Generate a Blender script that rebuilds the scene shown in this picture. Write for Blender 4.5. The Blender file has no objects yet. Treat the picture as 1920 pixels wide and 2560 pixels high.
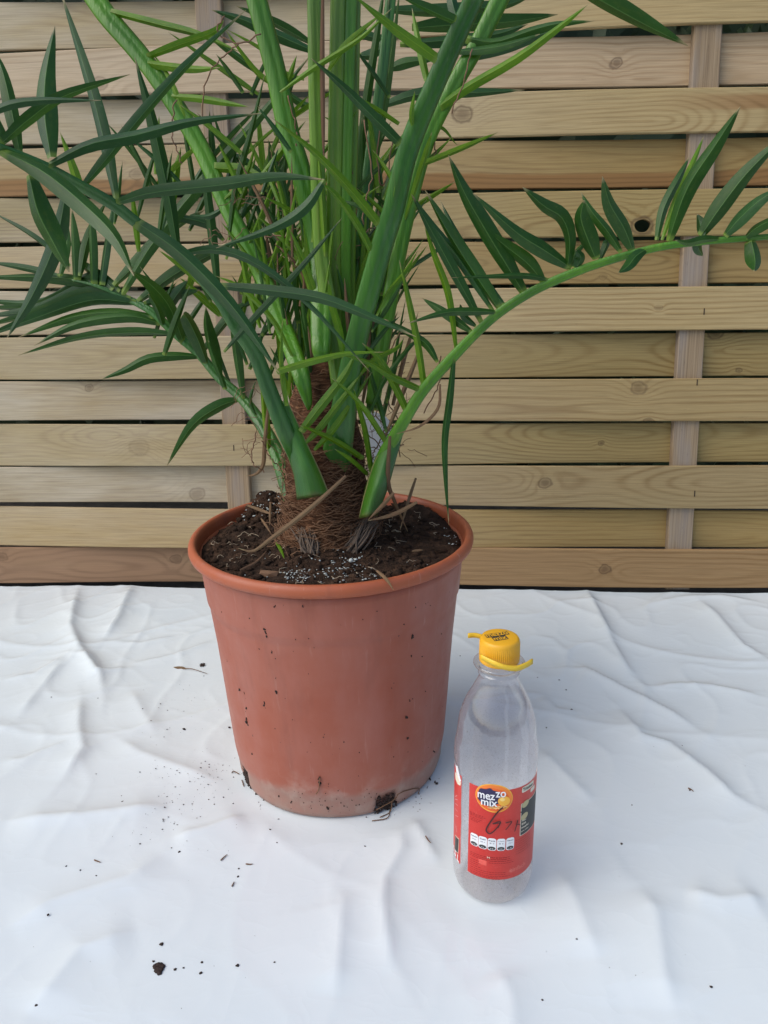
import bpy, bmesh, math, random
import numpy as np
from mathutils import Vector, Matrix, noise as mnoise
random.seed(7); RNG = np.random.default_rng(7)
S = bpy.context.scene
COL = S.collection
PI = math.pi

# ------------------------------------------------------------------ camera
F, PITCH, ROLL, H = 1923.0, 0.3242, -0.0184, 0.51
CP, SP, CR, SR = math.cos(PITCH), math.sin(PITCH), math.cos(ROLL), math.sin(ROLL)
FWD = Vector((0, CP, -SP)); DN = Vector((0, -SP, -CP)); XR = Vector((1, 0, 0))
EYE = Vector((0, 0, H))
cam_d = bpy.data.cameras.new('camera'); cam = bpy.data.objects.new('camera', cam_d); COL.objects.link(cam)
cam_d.sensor_fit = 'HORIZONTAL'; cam_d.sensor_width = 36.0; cam_d.lens = 36.0 * F / 1920.0
cam_d.clip_start = 0.01; cam_d.clip_end = 200
cx_ = XR * CR - DN * SR; cy_ = -(XR * SR + DN * CR); cz_ = -FWD
M3 = Matrix((cx_, cy_, cz_)).transposed()
cam.matrix_world = Matrix.Translation(EYE) @ M3.to_4x4()
S.camera = cam

# ------------------------------------------------------------------ light
W = bpy.data.worlds.new('World'); S.world = W; W.use_nodes = True
wn = W.node_tree.nodes; wl = W.node_tree.links
bgn = wn['Background']; sky = wn.new('ShaderNodeTexSky'); sky.sky_type = 'NISHITA'; sky.sun_disc = False
SUN_EL, SUN_AZ = math.radians(47), math.radians(246)      # azimuth clockwise from +Y (behind the camera, to its left)
sky.sun_elevation = SUN_EL; sky.sun_rotation = SUN_AZ
sky.air_density = 1.0; sky.dust_density = 2.6; sky.ozone_density = 1.0
wl.new(sky.outputs[0], bgn.inputs[0]); bgn.inputs[1].default_value = 0.15
sd = bpy.data.lights.new('sun', 'SUN'); sun = bpy.data.objects.new('sun', sd); COL.objects.link(sun)
sd.energy = 1.2; sd.angle = math.radians(55); sd.color = (1.0, 0.98, 0.90)
sun.location = (-1, -1, 4)
sv = Vector((math.sin(SUN_AZ) * math.cos(SUN_EL), math.cos(SUN_AZ) * math.cos(SUN_EL), math.sin(SUN_EL)))
sun.rotation_euler = sv.to_track_quat('Z', 'Y').to_euler()
S.view_settings.view_transform = 'Standard'; S.view_settings.look = 'None'
S.view_settings.exposure = 0.36; S.view_settings.gamma = 1.0; S.view_settings.use_curve_mapping = False
S.cycles.max_bounces = 10; S.cycles.transparent_max_bounces = 24

# ------------------------------------------------------------------ helpers
def ray(px, py):
    dx, dy = px - 960.0, py - 1280.0
    U = CR * dx + SR * dy; V = -SR * dx + CR * dy
    return XR * (U / F) + FWD + DN * (V / F)
def at(px, py, Y):
    d = ray(px, py); return EYE + d * (Y / d.y)
def ground(px, py, z=0.0):
    d = ray(px, py); return EYE + d * ((z - H) / d.z)
def tag(o, label=None, cat=None, group=None, kind=None):
    if label: o['label'] = label
    if cat: o['category'] = cat
    if group: o['group'] = group
    if kind: o['kind'] = kind
    return o
def empty(name, loc):
    o = bpy.data.objects.new(name, None); COL.objects.link(o); o.location = loc; o.empty_display_size = .05
    return o
def link(name, me, mat, parent=None, smooth=True):
    if mat is not None and not me.materials: me.materials.append(mat)
    if smooth: me.polygons.foreach_set('use_smooth', [True] * len(me.polygons))
    o = bpy.data.objects.new(name, me); COL.objects.link(o)
    if parent is not None:
        o.parent = parent
        if parent.type == 'EMPTY' and not parent.get('localframe'):
            o.matrix_parent_inverse = Matrix.Translation(-Vector(parent.location))
    return o
def mesh(name, vs, fs, uvs=None):
    me = bpy.data.meshes.new(name); me.from_pydata([tuple(v) for v in vs], [], fs)
    if uvs is not None:
        l = me.uv_layers.new(name='UVMap')
        vi = np.empty(len(me.loops), dtype=np.int32); me.loops.foreach_get('vertex_index', vi)
        l.data.foreach_set('uv', np.asarray(uvs, dtype=np.float32)[vi].ravel())
    me.update(); return me
class MB:
    def __init__(s): s.v = []; s.f = []
    def add(s, vs, fs):
        n = len(s.v); s.v += [tuple(v) for v in vs]; s.f += [tuple(i + n for i in f) for f in fs]
    def build(s, name, mat, parent=None, smooth=True): return link(name, mesh(name, s.v, s.f), mat, parent, smooth)
def box(mb, x0, x1, y0, y1, z0, z1):
    v = [(x, y, z) for x in (x0, x1) for y in (y0, y1) for z in (z0, z1)]
    mb.add(v, [(0, 1, 3, 2), (4, 6, 7, 5), (0, 4, 5, 1), (2, 3, 7, 6), (0, 2, 6, 4), (1, 5, 7, 3)])
def curve_pts(P, n):
    """Catmull-Rom through points (tuples of any length) -> n samples"""
    A = np.array(P, dtype=float)
    if len(A) == 2: 
        t = np.linspace(0, 1, n)[:, None]; return A[0] * (1 - t) + A[1] * t
    E = np.vstack([2 * A[0] - A[1], A, 2 * A[-1] - A[-2]]); k = len(A) - 1
    out = []
    for u in np.linspace(0, k, n):
        i = min(int(u), k - 1); t = u - i; p0, p1, p2, p3 = E[i:i + 4]
        out.append(.5 * (2 * p1 + (p2 - p0) * t + (2 * p0 - 5 * p1 + 4 * p2 - p3) * t * t + (3 * p1 - p0 - 3 * p2 + p3) * t ** 3))
    return np.array(out)
def tube(pts, rad, sides=8, flat=1.0, cap=True, keel=0.0):
    """pts list of Vector, rad list; flat = thickness ratio along the viewing depth"""
    vs, fs = [], []; n = len(pts)
    up = None
    for i in range(n):
        a = pts[max(i - 1, 0)]; b = pts[min(i + 1, n - 1)]; t = (b - a).normalized()
        if up is None:
            ref = Vector((0, -1, 0.3)); side = t.cross(ref)
            if side.length < 1e-3: side = t.cross(Vector((1, 0, 0)))
            side.normalize()
        else:
            side = (side - t * side.dot(t)).normalized()
        up = side.cross(t)
        for k in range(sides):
            q = 2 * PI * k / sides
            kq = 1 + keel * math.cos(3 * q - .6) + keel * .5 * math.cos(7 * q + 1)
            vs.append(pts[i] + side * (rad[i] * kq * math.cos(q)) + up * (rad[i] * kq * flat * math.sin(q)))
    for i in range(n - 1):
        for k in range(sides):
            k2 = (k + 1) % sides
            fs.append((i * sides + k, i * sides + k2, (i + 1) * sides + k2, (i + 1) * sides + k))
    if cap:
        fs.append(tuple(range(sides))[::-1]); fs.append(tuple((n - 1) * sides + k for k in range(sides)))
    return vs, fs
def lathe(prof, seg, cx, cy, closed=False, rmod=None):
    vs, fs = [], []
    for j, (r, z) in enumerate(prof):
        for k in range(seg):
            a = 2 * PI * k / seg; rr = r if rmod is None else rmod(r, z, a, j)
            vs.append((cx + rr * math.cos(a), cy + rr * math.sin(a), z))
    n = len(prof)
    for j in range(n - 1):
        for k in range(seg):
            k2 = (k + 1) % seg
            fs.append((j * seg + k, j * seg + k2, (j + 1) * seg + k2, (j + 1) * seg + k))
    return vs, fs
def blob(mb, c, r, sq=(1, 1, 1), jit=.35):
    g = [(0, 0, 1), (.89, 0, .45), (.28, .85, .45), (-.72, .53, .45), (-.72, -.53, .45), (.28, -.85, .45),
         (.72, .53, -.45), (-.28, .85, -.45), (-.89, 0, -.45), (-.28, -.85, -.45), (.72, -.53, -.45), (0, 0, -1)]
    f = [(0, 1, 2), (0, 2, 3), (0, 3, 4), (0, 4, 5), (0, 5, 1), (1, 6, 2), (2, 7, 3), (3, 8, 4), (4, 9, 5), (5, 10, 1),
         (2, 6, 7), (3, 7, 8), (4, 8, 9), (5, 9, 10), (1, 10, 6), (11, 7, 6), (11, 8, 7), (11, 9, 8), (11, 10, 9), (11, 6, 10)]
    vs = []
    for p in g:
        k = r * (1 + random.uniform(-jit, jit)); vs.append((c[0] + p[0] * k * sq[0], c[1] + p[1] * k * sq[1], c[2] + p[2] * k * sq[2]))
    mb.add(vs, f)

# ------------------------------------------------------------------ node helper
class NT:
    def __init__(s, name):
        s.m = bpy.data.materials.new(name); s.m.use_nodes = True; s.t = s.m.node_tree; s.N = s.t.nodes; s.L = s.t.links
        s.N.clear(); s.out = s.N.new('ShaderNodeOutputMaterial')
    def put(s, sock, v):
        if v is None: return
        if isinstance(v, bpy.types.NodeSocket): s.L.new(v, sock)
        else:
            try: sock.default_value = v
            except Exception:
                if isinstance(v, (tuple, list)) and len(v) == 3: sock.default_value = (*v, 1)
                else: raise
    def math(s, op, a, b=None, c=None, clamp=False):
        n = s.N.new('ShaderNodeMath'); n.operation = op; n.use_clamp = clamp
        for i, v in enumerate((a, b, c)): s.put(n.inputs[i], v)
        return n.outputs[0]
    def noise(s, vec, scale, detail=4, rough=.55, dist=0.0):
        n = s.N.new('ShaderNodeTexNoise'); s.put(n.inputs['Vector'], vec); n.inputs['Scale'].default_value = scale
        n.inputs['Detail'].default_value = detail; n.inputs['Roughness'].default_value = rough; n.inputs['Distortion'].default_value = dist
        return n.outputs['Fac']
    def vor(s, vec, scale, feature='F1'):
        n = s.N.new('ShaderNodeTexVoronoi'); n.feature = feature; s.put(n.inputs['Vector'], vec); n.inputs['Scale'].default_value = scale
        return n.outputs['Distance'], n.outputs.get('Color')
    def mapv(s, vec, scale=(1, 1, 1), loc=(0, 0, 0)):
        n = s.N.new('ShaderNodeMapping'); s.put(n.inputs['Vector'], vec); n.inputs['Scale'].default_value = scale; n.inputs['Location'].default_value = loc
        return n.outputs[0]
    def coord(s, k='Object'):
        n = s.N.new('ShaderNodeTexCoord'); return n.outputs[k]
    def sep(s, v):
        n = s.N.new('ShaderNodeSeparateXYZ'); s.put(n.inputs[0], v); return n.outputs
    def ramp(s, v, stops):
        n = s.N.new('ShaderNodeValToRGB'); s.put(n.inputs[0], v); e = n.color_ramp.elements
        e[0].position = stops[0][0]; e[0].color = (*stops[0][1], 1); e[1].position = stops[-1][0]; e[1].color = (*stops[-1][1], 1)
        for p, c in stops[1:-1]: q = e.new(p); q.color = (*c, 1)
        return n.outputs[0]
    def rng(s, v, a, b, c=0.0, d=1.0, smooth=False):
        n = s.N.new('ShaderNodeMapRange'); s.put(n.inputs[0], v); n.clamp = True
        if smooth: n.interpolation_type = 'SMOOTHSTEP'
        for i, q in enumerate((a, b, c, d)): n.inputs[i + 1].default_value = q
        return n.outputs[0]
    def mix(s, f, a, b, mode='MIX'):
        n = s.N.new('ShaderNodeMix'); n.data_type = 'RGBA'; n.blend_type = mode
        s.put(n.inputs[0], f); s.put(n.inputs[6], a); s.put(n.inputs[7], b); return n.outputs[2]
    def bump(s, h, strength=.3, dist=.001):
        n = s.N.new('ShaderNodeBump'); s.put(n.inputs['Height'], h); n.inputs['Strength'].default_value = strength; n.inputs['Distance'].default_value = dist
        return n.outputs[0]
    def bsdf(s, col, rough=.5, normal=None, **kw):
        n = s.N.new('ShaderNodeBsdfPrincipled'); s.put(n.inputs['Base Color'], col); s.put(n.inputs['Roughness'], rough)
        if normal is not None: s.put(n.inputs['Normal'], normal)
        for k, v in kw.items(): s.put(n.inputs[k.replace('_', ' ')], v)
        return n.outputs[0]
    def done(s, sh): s.L.new(sh, s.out.inputs[0]); return s.m
def plain(name, col, rough=.5, **kw):
    t = NT(name); nz = t.noise(t.coord(), 60, 3)
    c = t.mix(t.rng(nz, .3, .7, 0, .25), (*col, 1), tuple(x * .7 for x in col) + (1,))
    return t.done(t.bsdf(c, rough, **kw))

# ------------------------------------------------------------------ materials
def wood(seed, base, dark, grey, greyamt, knots, z0, ring=.0062, dscale=1.2, band=None):
    t = NT('wood'); co = t.coord(); x, y, z = t.sep(co)
    sh = t.mapv(co, (1, 1, 1), (seed * 3.71, seed * 1.3, seed * 2.17))
    xs, _, zs = t.sep(sh)
    lowx = t.noise(t.mapv(sh, (dscale, .0, .0)), 1.0, 2, .5)
    d = t.math('MULTIPLY', t.math('SUBTRACT', lowx, .5), .22)
    warp = t.math('MULTIPLY', t.math('SUBTRACT', t.noise(t.mapv(sh, (3.5, 0, 22)), 1.0, 2), .5), .014)
    zc = t.math('ADD', t.math('SUBTRACT', z, z0), warp)
    r = t.math('SQRT', t.math('ADD', t.math('MULTIPLY', zc, zc), t.math('MULTIPLY', d, d)))
    core = None
    wob = t.math('MULTIPLY', t.math('SUBTRACT', t.noise(t.mapv(sh, (60, 0, 60)), 1.0, 2), .5), .009)
    for (kx, kz, ks, kd) in knots:
        ax = t.math('DIVIDE', t.math('SUBTRACT', x, kx), 1.25); az = t.math('SUBTRACT', z, kz)
        rk = t.math('ADD', t.math('SQRT', t.math('ADD', t.math('MULTIPLY', ax, ax), t.math('MULTIPLY', az, az))), wob)
        e = t.math('EXPONENT', t.math('MULTIPLY', t.math('POWER', t.math('DIVIDE', rk, ks * 2.2), 2.0), -1.0))
        r = t.math('ADD', r, t.math('MULTIPLY', e, ks * 1.6))
        m = t.math('MULTIPLY', t.math('MAXIMUM', t.rng(rk, ks * .25, ks * 1.15, .75, 0, True), t.rng(t.math('ABSOLUTE', t.math('SUBTRACT', rk, ks * .85)), 0, ks * .28, .8, 0, True)), kd)
        core = m if core is None else t.math('MAXIMUM', core, m)
    fine = t.noise(t.mapv(sh, (9, 0, 130)), 1.0, 3)
    rn = t.math('ADD', t.math('DIVIDE', r, ring), t.math('MULTIPLY', fine, .35))
    sn = t.math('MULTIPLY_ADD', t.math('SINE', t.math('MULTIPLY', rn, 2 * PI)), .5, .5)
    g = t.math('POWER', sn, 2.6)
    amp = t.rng(t.noise(t.mapv(sh, (2.2, 0, 18)), 1.0, 3), .36, .66, .12, 1.0)
    g = t.math('MULTIPLY', g, amp)
    fib = t.noise(t.mapv(sh, (14, 0, 700)), 1.0, 4, .6)
    blot = t.noise(t.mapv(sh, (3.0, 0, 14)), 1.0, 4, .6)
    c = t.mix(t.math('MULTIPLY', g, .85), (*base, 1), (*dark, 1))
    side = t.rng(x, -.35, .40, 1.0, .06, True)  # weathered grey strongest at left, painting in the light's falloff to the right
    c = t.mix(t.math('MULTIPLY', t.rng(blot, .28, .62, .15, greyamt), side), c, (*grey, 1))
    spk = t.rng(t.noise(t.mapv(sh, (70, 0, 220)), 1.0, 3, .7), .64, .78, 0, .30)
    c = t.mix(spk, c, (.12, .09, .06, 1))
    c = t.mix(1.0, c, t.ramp(fib, [(.3, (.80, .79, .78)), (.7, (1.12, 1.12, 1.12))]), 'MULTIPLY')
    if band:
        zz = t.math('ADD', z, t.math('MULTIPLY', t.math('SUBTRACT', blot, .5), .03)); bx_ = t.rng(x, band[4], band[5], 0, 1, True)
        bm_ = t.math('MULTIPLY', t.math('MULTIPLY', t.rng(zz, band[0], band[0] + .006, 0, 1, True), t.rng(zz, band[1] - .006, band[1], 1, 0, True)), t.math('MULTIPLY', bx_, band[3]))
        c = t.mix(bm_, c, t.mix(g, (*band[2], 1), tuple(q * .6 for q in band[2]) + (1,)))
    st = t.noise(t.mapv(sh, (1.4, 0, 9)), 1.0, 3)
    c = t.mix(t.rng(st, .55, .75, 0, .22), c, (.30, .27, .15, 1))
    if core is not None:
        c = t.mix(t.math('MULTIPLY', core, .8), c, t.mix(t.rng(fine, .35, .65), (.095, .052, .03, 1), (.04, .022, .016, 1)))
    hgt = t.math('ADD', t.math('MULTIPLY', fib, .6), t.math('MULTIPLY', g, .3))
    return t.done(t.bsdf(c, .78, t.bump(hgt, .35, .0012), Specular_IOR_Level=.25))

def leaf_mat(name, up, lo, rib, rough, tr=.25, base=(.20, .30, .05)):
    t = NT(name); uv = t.coord('UV'); u, v, _ = t.sep(uv); co = t.coord()
    oi = t.N.new('ShaderNodeObjectInfo').outputs['Random']
    au = t.math('ABSOLUTE', t.math('SUBTRACT', u, .5))
    ribm = t.rng(au, .012, .04, .6, 0, True)
    line = t.noise(t.mapv(uv, (90, 2.0, 1)), 1.0, 2)
    big = t.noise(co, 28, 3)
    c = t.mix(t.rng(oi, 0, 1, 0, .55), (*up, 1), (*lo, 1))
    c = t.mix(t.rng(line, .3, .7, 0, .45), c, tuple(q * .45 for q in up) + (1,))
    mott = t.noise(t.mapv(uv, (5, 9, 1)), 1.0, 4, .65); c = t.mix(t.rng(mott, .52, .72, 0, .35), c, (lo[0] * 2.2 + .02, lo[1] * 1.35, lo[2] * 1.3, 1))
    c = t.mix(t.rng(big, .45, .72, 0, .30), c, tuple(q * 1.5 + .01 for q in lo) + (1,))
    c = t.mix(ribm, c, (*rib, 1))
    c = t.mix(t.math('MULTIPLY', t.rng(t.math('ADD', v, t.math('MULTIPLY', oi, .04)), .945, 1.0, 0, .9), 1.0), c, (.36, .28, .15, 1))
    c = t.mix(t.rng(v, .015, .06, .8, 0, True), c, (*base, 1))
    dust = t.rng(t.noise(co, 300, 3, .7), .62, .75, 0, .10)
    c = t.mix(dust, c, (.25, .27, .22, 1))
    n = t.bump(t.math('ADD', line, t.math('MULTIPLY', ribm, -1)), .25, .0006)
    a = t.bsdf(c, rough, n, Specular_IOR_Level=.38)
    tl = t.N.new('ShaderNodeBsdfTranslucent'); t.put(tl.inputs[0], t.mix(.5, c, (.10, .24, .02, 1)))
    mx = t.N.new('ShaderNodeMixShader'); mx.inputs[0].default_value = tr; t.L.new(a, mx.inputs[1]); t.L.new(tl.outputs[0], mx.inputs[2])
    return t.done(mx.outputs[0])
M_LEAF = leaf_mat('leaf dark', (.013, .066, .008), (.034, .108, .012), (.12, .25, .06), .33)
M_LEAFB = leaf_mat('leaf teal', (.012, .060, .014), (.022, .088, .018), (.10, .22, .06), .30)
M_SPINE = leaf_mat('leaf light', (.075, .20, .006), (.15, .29, .010), (.26, .42, .03), .36, .3)
M_DEADL = leaf_mat('dead leaf', (.13, .075, .040), (.24, .155, .080), (.26, .18, .10), .75, .12, (.14, .08, .045))
def stem_mat(name, a, b, c2):
    t = NT(name); co = t.coord()
    n1 = t.noise(t.mapv(co, (40, 40, 6)), 1.0, 4); n2 = t.noise(t.mapv(co, (260, 260, 14)), 1.0, 3)
    c = t.mix(t.rng(n1, .35, .68), (*a, 1), (*b, 1)); c = t.mix(t.rng(n2, .52, .75, 0, .5), c, (*c2, 1))
    st2 = t.noise(t.mapv(co, (170, 170, 5)), 1.0, 4, .7); c = t.mix(t.rng(st2, .56, .74, 0, .32), c, (a[0] * 1.1 + .03, a[1] * .42, .012, 1))
    sp = t.rng(t.noise(co, 420, 2, .6), .68, .75, 0, .5); c = t.mix(sp, c, (.10, .09, .03, 1))
    lg = t.noise(co, 11, 3); c = t.mix(t.rng(lg, .42, .66, 0, .5), c, tuple(q * .5 for q in a) + (1,))
    return t.done(t.bsdf(c, .36, t.bump(t.math('ADD', n2, st2), .45, .0015), Subsurface_Weight=0.0))
M_STEM = stem_mat('stem green', (.048, .175, .005), (.085, .24, .008), (.14, .28, .022))
M_STEMB = stem_mat('stem bluegreen', (.024, .115, .018), (.046, .160, .014), (.08, .20, .04))
M_STEMY = stem_mat('stem pale', (.085, .20, .010), (.14, .265, .016), (.19, .23, .03))
def fibre_mat():
    t = NT('trunk fibre'); co = t.coord()
    w = t.noise(co, 14, 3); n = t.noise(t.mapv(co, (60, 60, 340)), 1.0, 5, .65, 1.5); m = t.noise(co, 45, 4, .6)
    c = t.ramp(n, [(.28, (.022, .010, .006)), (.5, (.11, .050, .026)), (.75, (.27, .14, .075))])
    c = t.mix(t.rng(m, .5, .75, 0, .45), c, (.05, .03, .015, 1))
    return t.done(t.bsdf(c, .9, t.bump(n, 1.0, .004), Specular_IOR_Level=.15))
M_FIB = fibre_mat()
M_STRAW = plain('dry straw', (.34, .24, .13), .8)
M_BROWN = plain('dry brown', (.16, .085, .045), .85)
M_GREYF = plain('grey fibre', (.13, .095, .07), .9)
M_NODE = plain('leaf node yellow', (.27, .34, .05), .45)
def soil_mat():
    t = NT('soil'); co = t.coord(); n = t.noise(co, 90, 6, .7); b = t.noise(co, 420, 4, .7); big = t.noise(co, 18, 3)
    c = t.ramp(n, [(.3, (.016, .009, .005)), (.52, (.055, .030, .018)), (.75, (.14, .078, .046))])
    c = t.mix(t.rng(big, .45, .7, 0, .5), c, (.018, .012, .010, 1))
    c = t.mix(t.rng(b, .66, .74, 0, .45), c, (.28, .22, .15, 1))
    return t.done(t.bsdf(c, .93, t.bump(t.math('ADD', n, b), 1.0, .004), Specular_IOR_Level=.2))
M_SOIL = soil_mat()
M_GRIT = plain('white grit', (.44, .47, .45), .8)
M_CRUMB = plain('soil crumb', (.030, .017, .013), .9)

def pot_mat():
    t = NT('pot plastic'); co = t.coord(); x, y, z = t.sep(co)
    n1 = t.noise(co, 9, 5, .62); n2 = t.noise(co, 40, 4, .6); n3 = t.noise(t.mapv(co, (30, 30, 8)), 1.0, 4)
    c = t.mix(t.rng(n1, .36, .66), (.31, .080, .043, 1), (.345, .115, .075, 1))
    c = t.mix(t.rng(n3, .42, .74, 0, .38), c, (.37, .155, .125, 1))
    c = t.mix(t.rng(t.noise(co, 5.5, 3), .5, .72, 0, .35), c, (.31, .066, .024, 1))
    c = t.mix(t.math('MULTIPLY', t.rng(z, .2395, .2435, 0, .85, True), t.rng(n2, .3, .6, .6, 1)), c, (.38, .095, .034, 1))
    low = t.math('ADD', z, t.math('MULTIPLY', t.math('SUBTRACT', n1, .5), .045))
    lime = t.math('MULTIPLY', t.rng(low, .022, .036, .95, 0, True), t.rng(n2, .3, .62, .5, 1))
    c = t.mix(lime, c, (.31, .20, .16, 1))
    lm2 = t.math('MULTIPLY', t.rng(low, .03, .06, .5, 0, True), t.rng(n2, .5, .7, 0, .8))
    c = t.mix(lm2, c, (.50, .36, .30, 1))
    sp = t.rng(t.noise(co, 230, 2, .6), .735, .775, 0, .8)
    c = t.mix(sp, c, (.06, .025, .018, 1))
    scr = t.rng(t.noise(t.mapv(co, (220, 220, 9)), 1.0, 3, .7), .62, .74, 0, .28); c = t.mix(scr, c, (.46, .26, .21, 1))
    smr = t.rng(t.noise(t.mapv(co, (26, 26, 5), (3, 1, 0)), 1.0, 4, .7), .58, .74, 0, .45); c = t.mix(smr, c, (.20, .065, .042, 1))
    r = t.rng(n2, .3, .7, .42, .6)
    return t.done(t.bsdf(c, r, t.bump(t.noise(co, 160, 3), .10, .001), Specular_IOR_Level=.45))
M_POT = pot_mat()
def sheet_mat():
    t = NT('white sheet'); co = t.coord(); n = t.noise(co, 3, 4); m = t.noise(co, 55, 4, .6); q = t.noise(co, 260, 3, .7)
    c = t.mix(t.rng(n, .4, .7, 0, .5), (.665, .73, .76, 1), (.67, .725, .735, 1))
    c = t.mix(t.rng(q, .70, .78, 0, .35), c, (.5, .5, .47, 1))
    rd = t.math('POWER', t.math('SUBTRACT', 1.0, t.math('MULTIPLY', t.math('ABSOLUTE', t.math('SUBTRACT', t.noise(co, 5, 2, .5, .6), .5)), 6.0), None, True), 4.0)
    rd2 = t.math('POWER', t.math('SUBTRACT', 1.0, t.math('MULTIPLY', t.math('ABSOLUTE', t.math('SUBTRACT', t.noise(t.mapv(co, (1, 1.6, 1), (4, 2, 1)), 22, 2, .5, .4), .5)), 6.0), None, True), 5.0)
    hb = t.math('ADD', t.math('MULTIPLY', m, .7), t.math('ADD', t.math('MULTIPLY', rd, 1.6), t.math('MULTIPLY', rd2, .8)))
    return t.done(t.bsdf(c, t.rng(n, .3, .7, .07, .18), t.bump(hb, .026, .004), Specular_IOR_Level=.5))
M_SHEET = sheet_mat()

# ------------------------------------------------------------------ ground, sheet
t = NT('dark paving'); co = t.coord()
M_GROUND = t.done(t.bsdf(t.ramp(t.noise(co, 40, 5, .7), [(.3, (.020, .019, .018)), (.7, (.060, .056, .052))]), .9, t.bump(t.noise(co, 120, 4), .5, .003)))
g = link('ground', mesh('ground', [(-60, -60, -.012), (60, -60, -.012), (60, 60, -.012), (-60, 60, -.012)], [(0, 1, 2, 3)]), M_GROUND, None, False)
tag(g, kind='structure')

FA = ground(0, 1462); FB = ground(1920, 1478)
FYAW = math.atan2(FB.y - FA.y, FB.x - FA.x); LEAN = .12
def fence_y(x): return FA.y + (x - FA.x) * math.tan(FYAW)
POT = Vector((-.051, .7064, 0)); BOT = Vector((.0866, .5247, 0))

def build_sheet():
    nx, ny = 860, 450
    xs = np.linspace(-1.5, 1.5, nx); v01 = np.linspace(0, 1, ny)
    X = np.repeat(xs[None, :], ny, 0)
    far = np.array([fence_y(x) - .012 + .004 * math.sin(x * 9) for x in xs])
    Y = -.32 + (far[None, :] + .32) * v01[:, None]
    Z = np.zeros_like(X)
    def fold(pts, h, w, soft=1.0, end=.06):
        P = np.array([[*ground(a, b).xy] for a, b in pts]); best = np.full(X.shape, 9.0); sgn = np.zeros_like(X); par = np.zeros_like(X)
        seg = np.hypot(*(P[1:] - P[:-1]).T); tot = seg.sum(); acc = 0
        for (a, b, l) in zip(P[:-1], P[1:], seg):
            d = (b - a) / l; tx = np.clip((X - a[0]) * d[0] + (Y - a[1]) * d[1], 0, l)
            qx = X - a[0] - d[0] * tx; qy = Y - a[1] - d[1] * tx; dd = np.hypot(qx, qy); m = dd < best
            best = np.where(m, dd, best); sgn = np.where(m, np.sign(d[0] * qy - d[1] * qx), sgn); par = np.where(m, (acc + tx) / tot, par); acc += l
        env = np.clip(np.minimum(par, 1 - par) / .22, .25, 1)
        ww = np.where(sgn > 0, w, w * soft)
        return h * env * np.exp(-(best / ww) ** 1.0)
    folds = [
     ([(199, 1463), (178, 1573), (199, 1625), (252, 1694), (262, 1762)], .0075, .011, 2.2),
     ([(336, 1463), (294, 1557), (257, 1610)], .0065, .012, 2.0),
     ([(204, 1741), (199, 1820), (210, 1882), (147, 1972)], .0055, .010, 2.6),
     ([(168, 1646), (94, 1736), (42, 1804)], .0035, .009, 2.5),
     ([(0, 2062), (210, 2050), (446, 2019)], .006, .022, 1.3),
     ([(420, 2103), (520, 2080), (629, 2040)], .004, .011, 2.2),
     ([(0, 1702), (90, 1690), (173, 1641)], .0025, .006, 2.0),
     ([(257, 1610), (350, 1612), (450, 1590)], .002, .006, 2.0),
     ([(320, 1665), (440, 1640), (545, 1600)], .002, .006, 2.0),
     ([(283, 1846), (350, 1890), (446, 1924), (560, 1960)], .004, .016, 1.6),
     ([(325, 1725), (360, 1790), (395, 1850)], .003, .014, 1.6),
     ([(0, 1910), (60, 1905), (180, 1860)], .0025, .008, 2.0),
     ([(173, 1641), (215, 1650), (240, 1690), (330, 1672)], .004, .006, 1.6),
     ([(1457, 1463), (1494, 1536), (1536, 1625), (1577, 1699), (1614, 1725)], .0065, .010, 2.4),
     ([(1400, 1675), (1462, 1678), (1567, 1736), (1672, 1788), (1761, 1840)], .0050, .010, 2.2),
     ([(1536, 1767), (1598, 1851), (1672, 1872), (1766, 1940), (1829, 1998), (1920, 2040)], .0065, .014, 2.2),
     ([(1614, 1725), (1700, 1718), (1777, 1722), (1920, 1750)], .0035, .008, 2.0),
     ([(1740, 1500), (1790, 1545), (1855, 1620), (1940, 1665)], .0055, .012, 2.0),
     ([(1600, 1520), (1700, 1500), (1800, 1495), (1920, 1515)], .003, .010, 2.0),
     ([(1345, 1745), (1390, 1780), (1450, 1786)], .002, .007, 2.0),
     ([(1588, 2213), (1640, 2291), (1661, 2449), (1693, 2554)], .004, .016, 2.2),
     ([(1340, 1870), (1420, 1950), (1490, 2020)], .003, .012, 1.6),
     ([(1385, 2170), (1440, 2260), (1500, 2420)], .003, .018, 1.6),
     ([(999, 2052), (1007, 2128), (965, 2200), (957, 2263), (978, 2406), (1012, 2461)], .0042, .010, 2.0),
     ([(1029, 2039), (1071, 2119), (1104, 2170)], .0038, .009, 2.0),
     ([(838, 2220), (860, 2263), (838, 2520)], .003, .012, 2.2),
     ([(1330, 1590), (1380, 1600), (1430, 1640)], .0015, .006, 2.0),
     ([(0, 2330), (130, 2260), (330, 2200), (420, 2130)], .004, .02, 1.5),
     ([(60, 2560), (200, 2380), (360, 2330)], .004, .022, 1.4),
     ([(1700, 2230), (1800, 2260), (1920, 2250)], .004, .016, 1.4),
     ([(1240, 2420), (1280, 2500), (1290, 2640)], .003, .02, 1.4)]
    for p, h, w, so in folds: Z += fold(p, h * 1.15, w * .8, so)
    # wandering random creases and a soft undulation
    def vn(sx, sy, seed):
        out = np.empty_like(X)
        for j in range(ny):
            for i in range(0, nx): out[j, i] = mnoise.noise((X[j, i] * sx + seed, Y[j, i] * sy - seed, seed))
        return out
    a = vn(5, 5, 1.7); b = vn(12, 9, 5.2); c = vn(3.0, 4.2, 9.1); e = vn(26, 20, 3.3)
    fy = np.clip((Y - .35) / .5, .25, 1)
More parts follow.
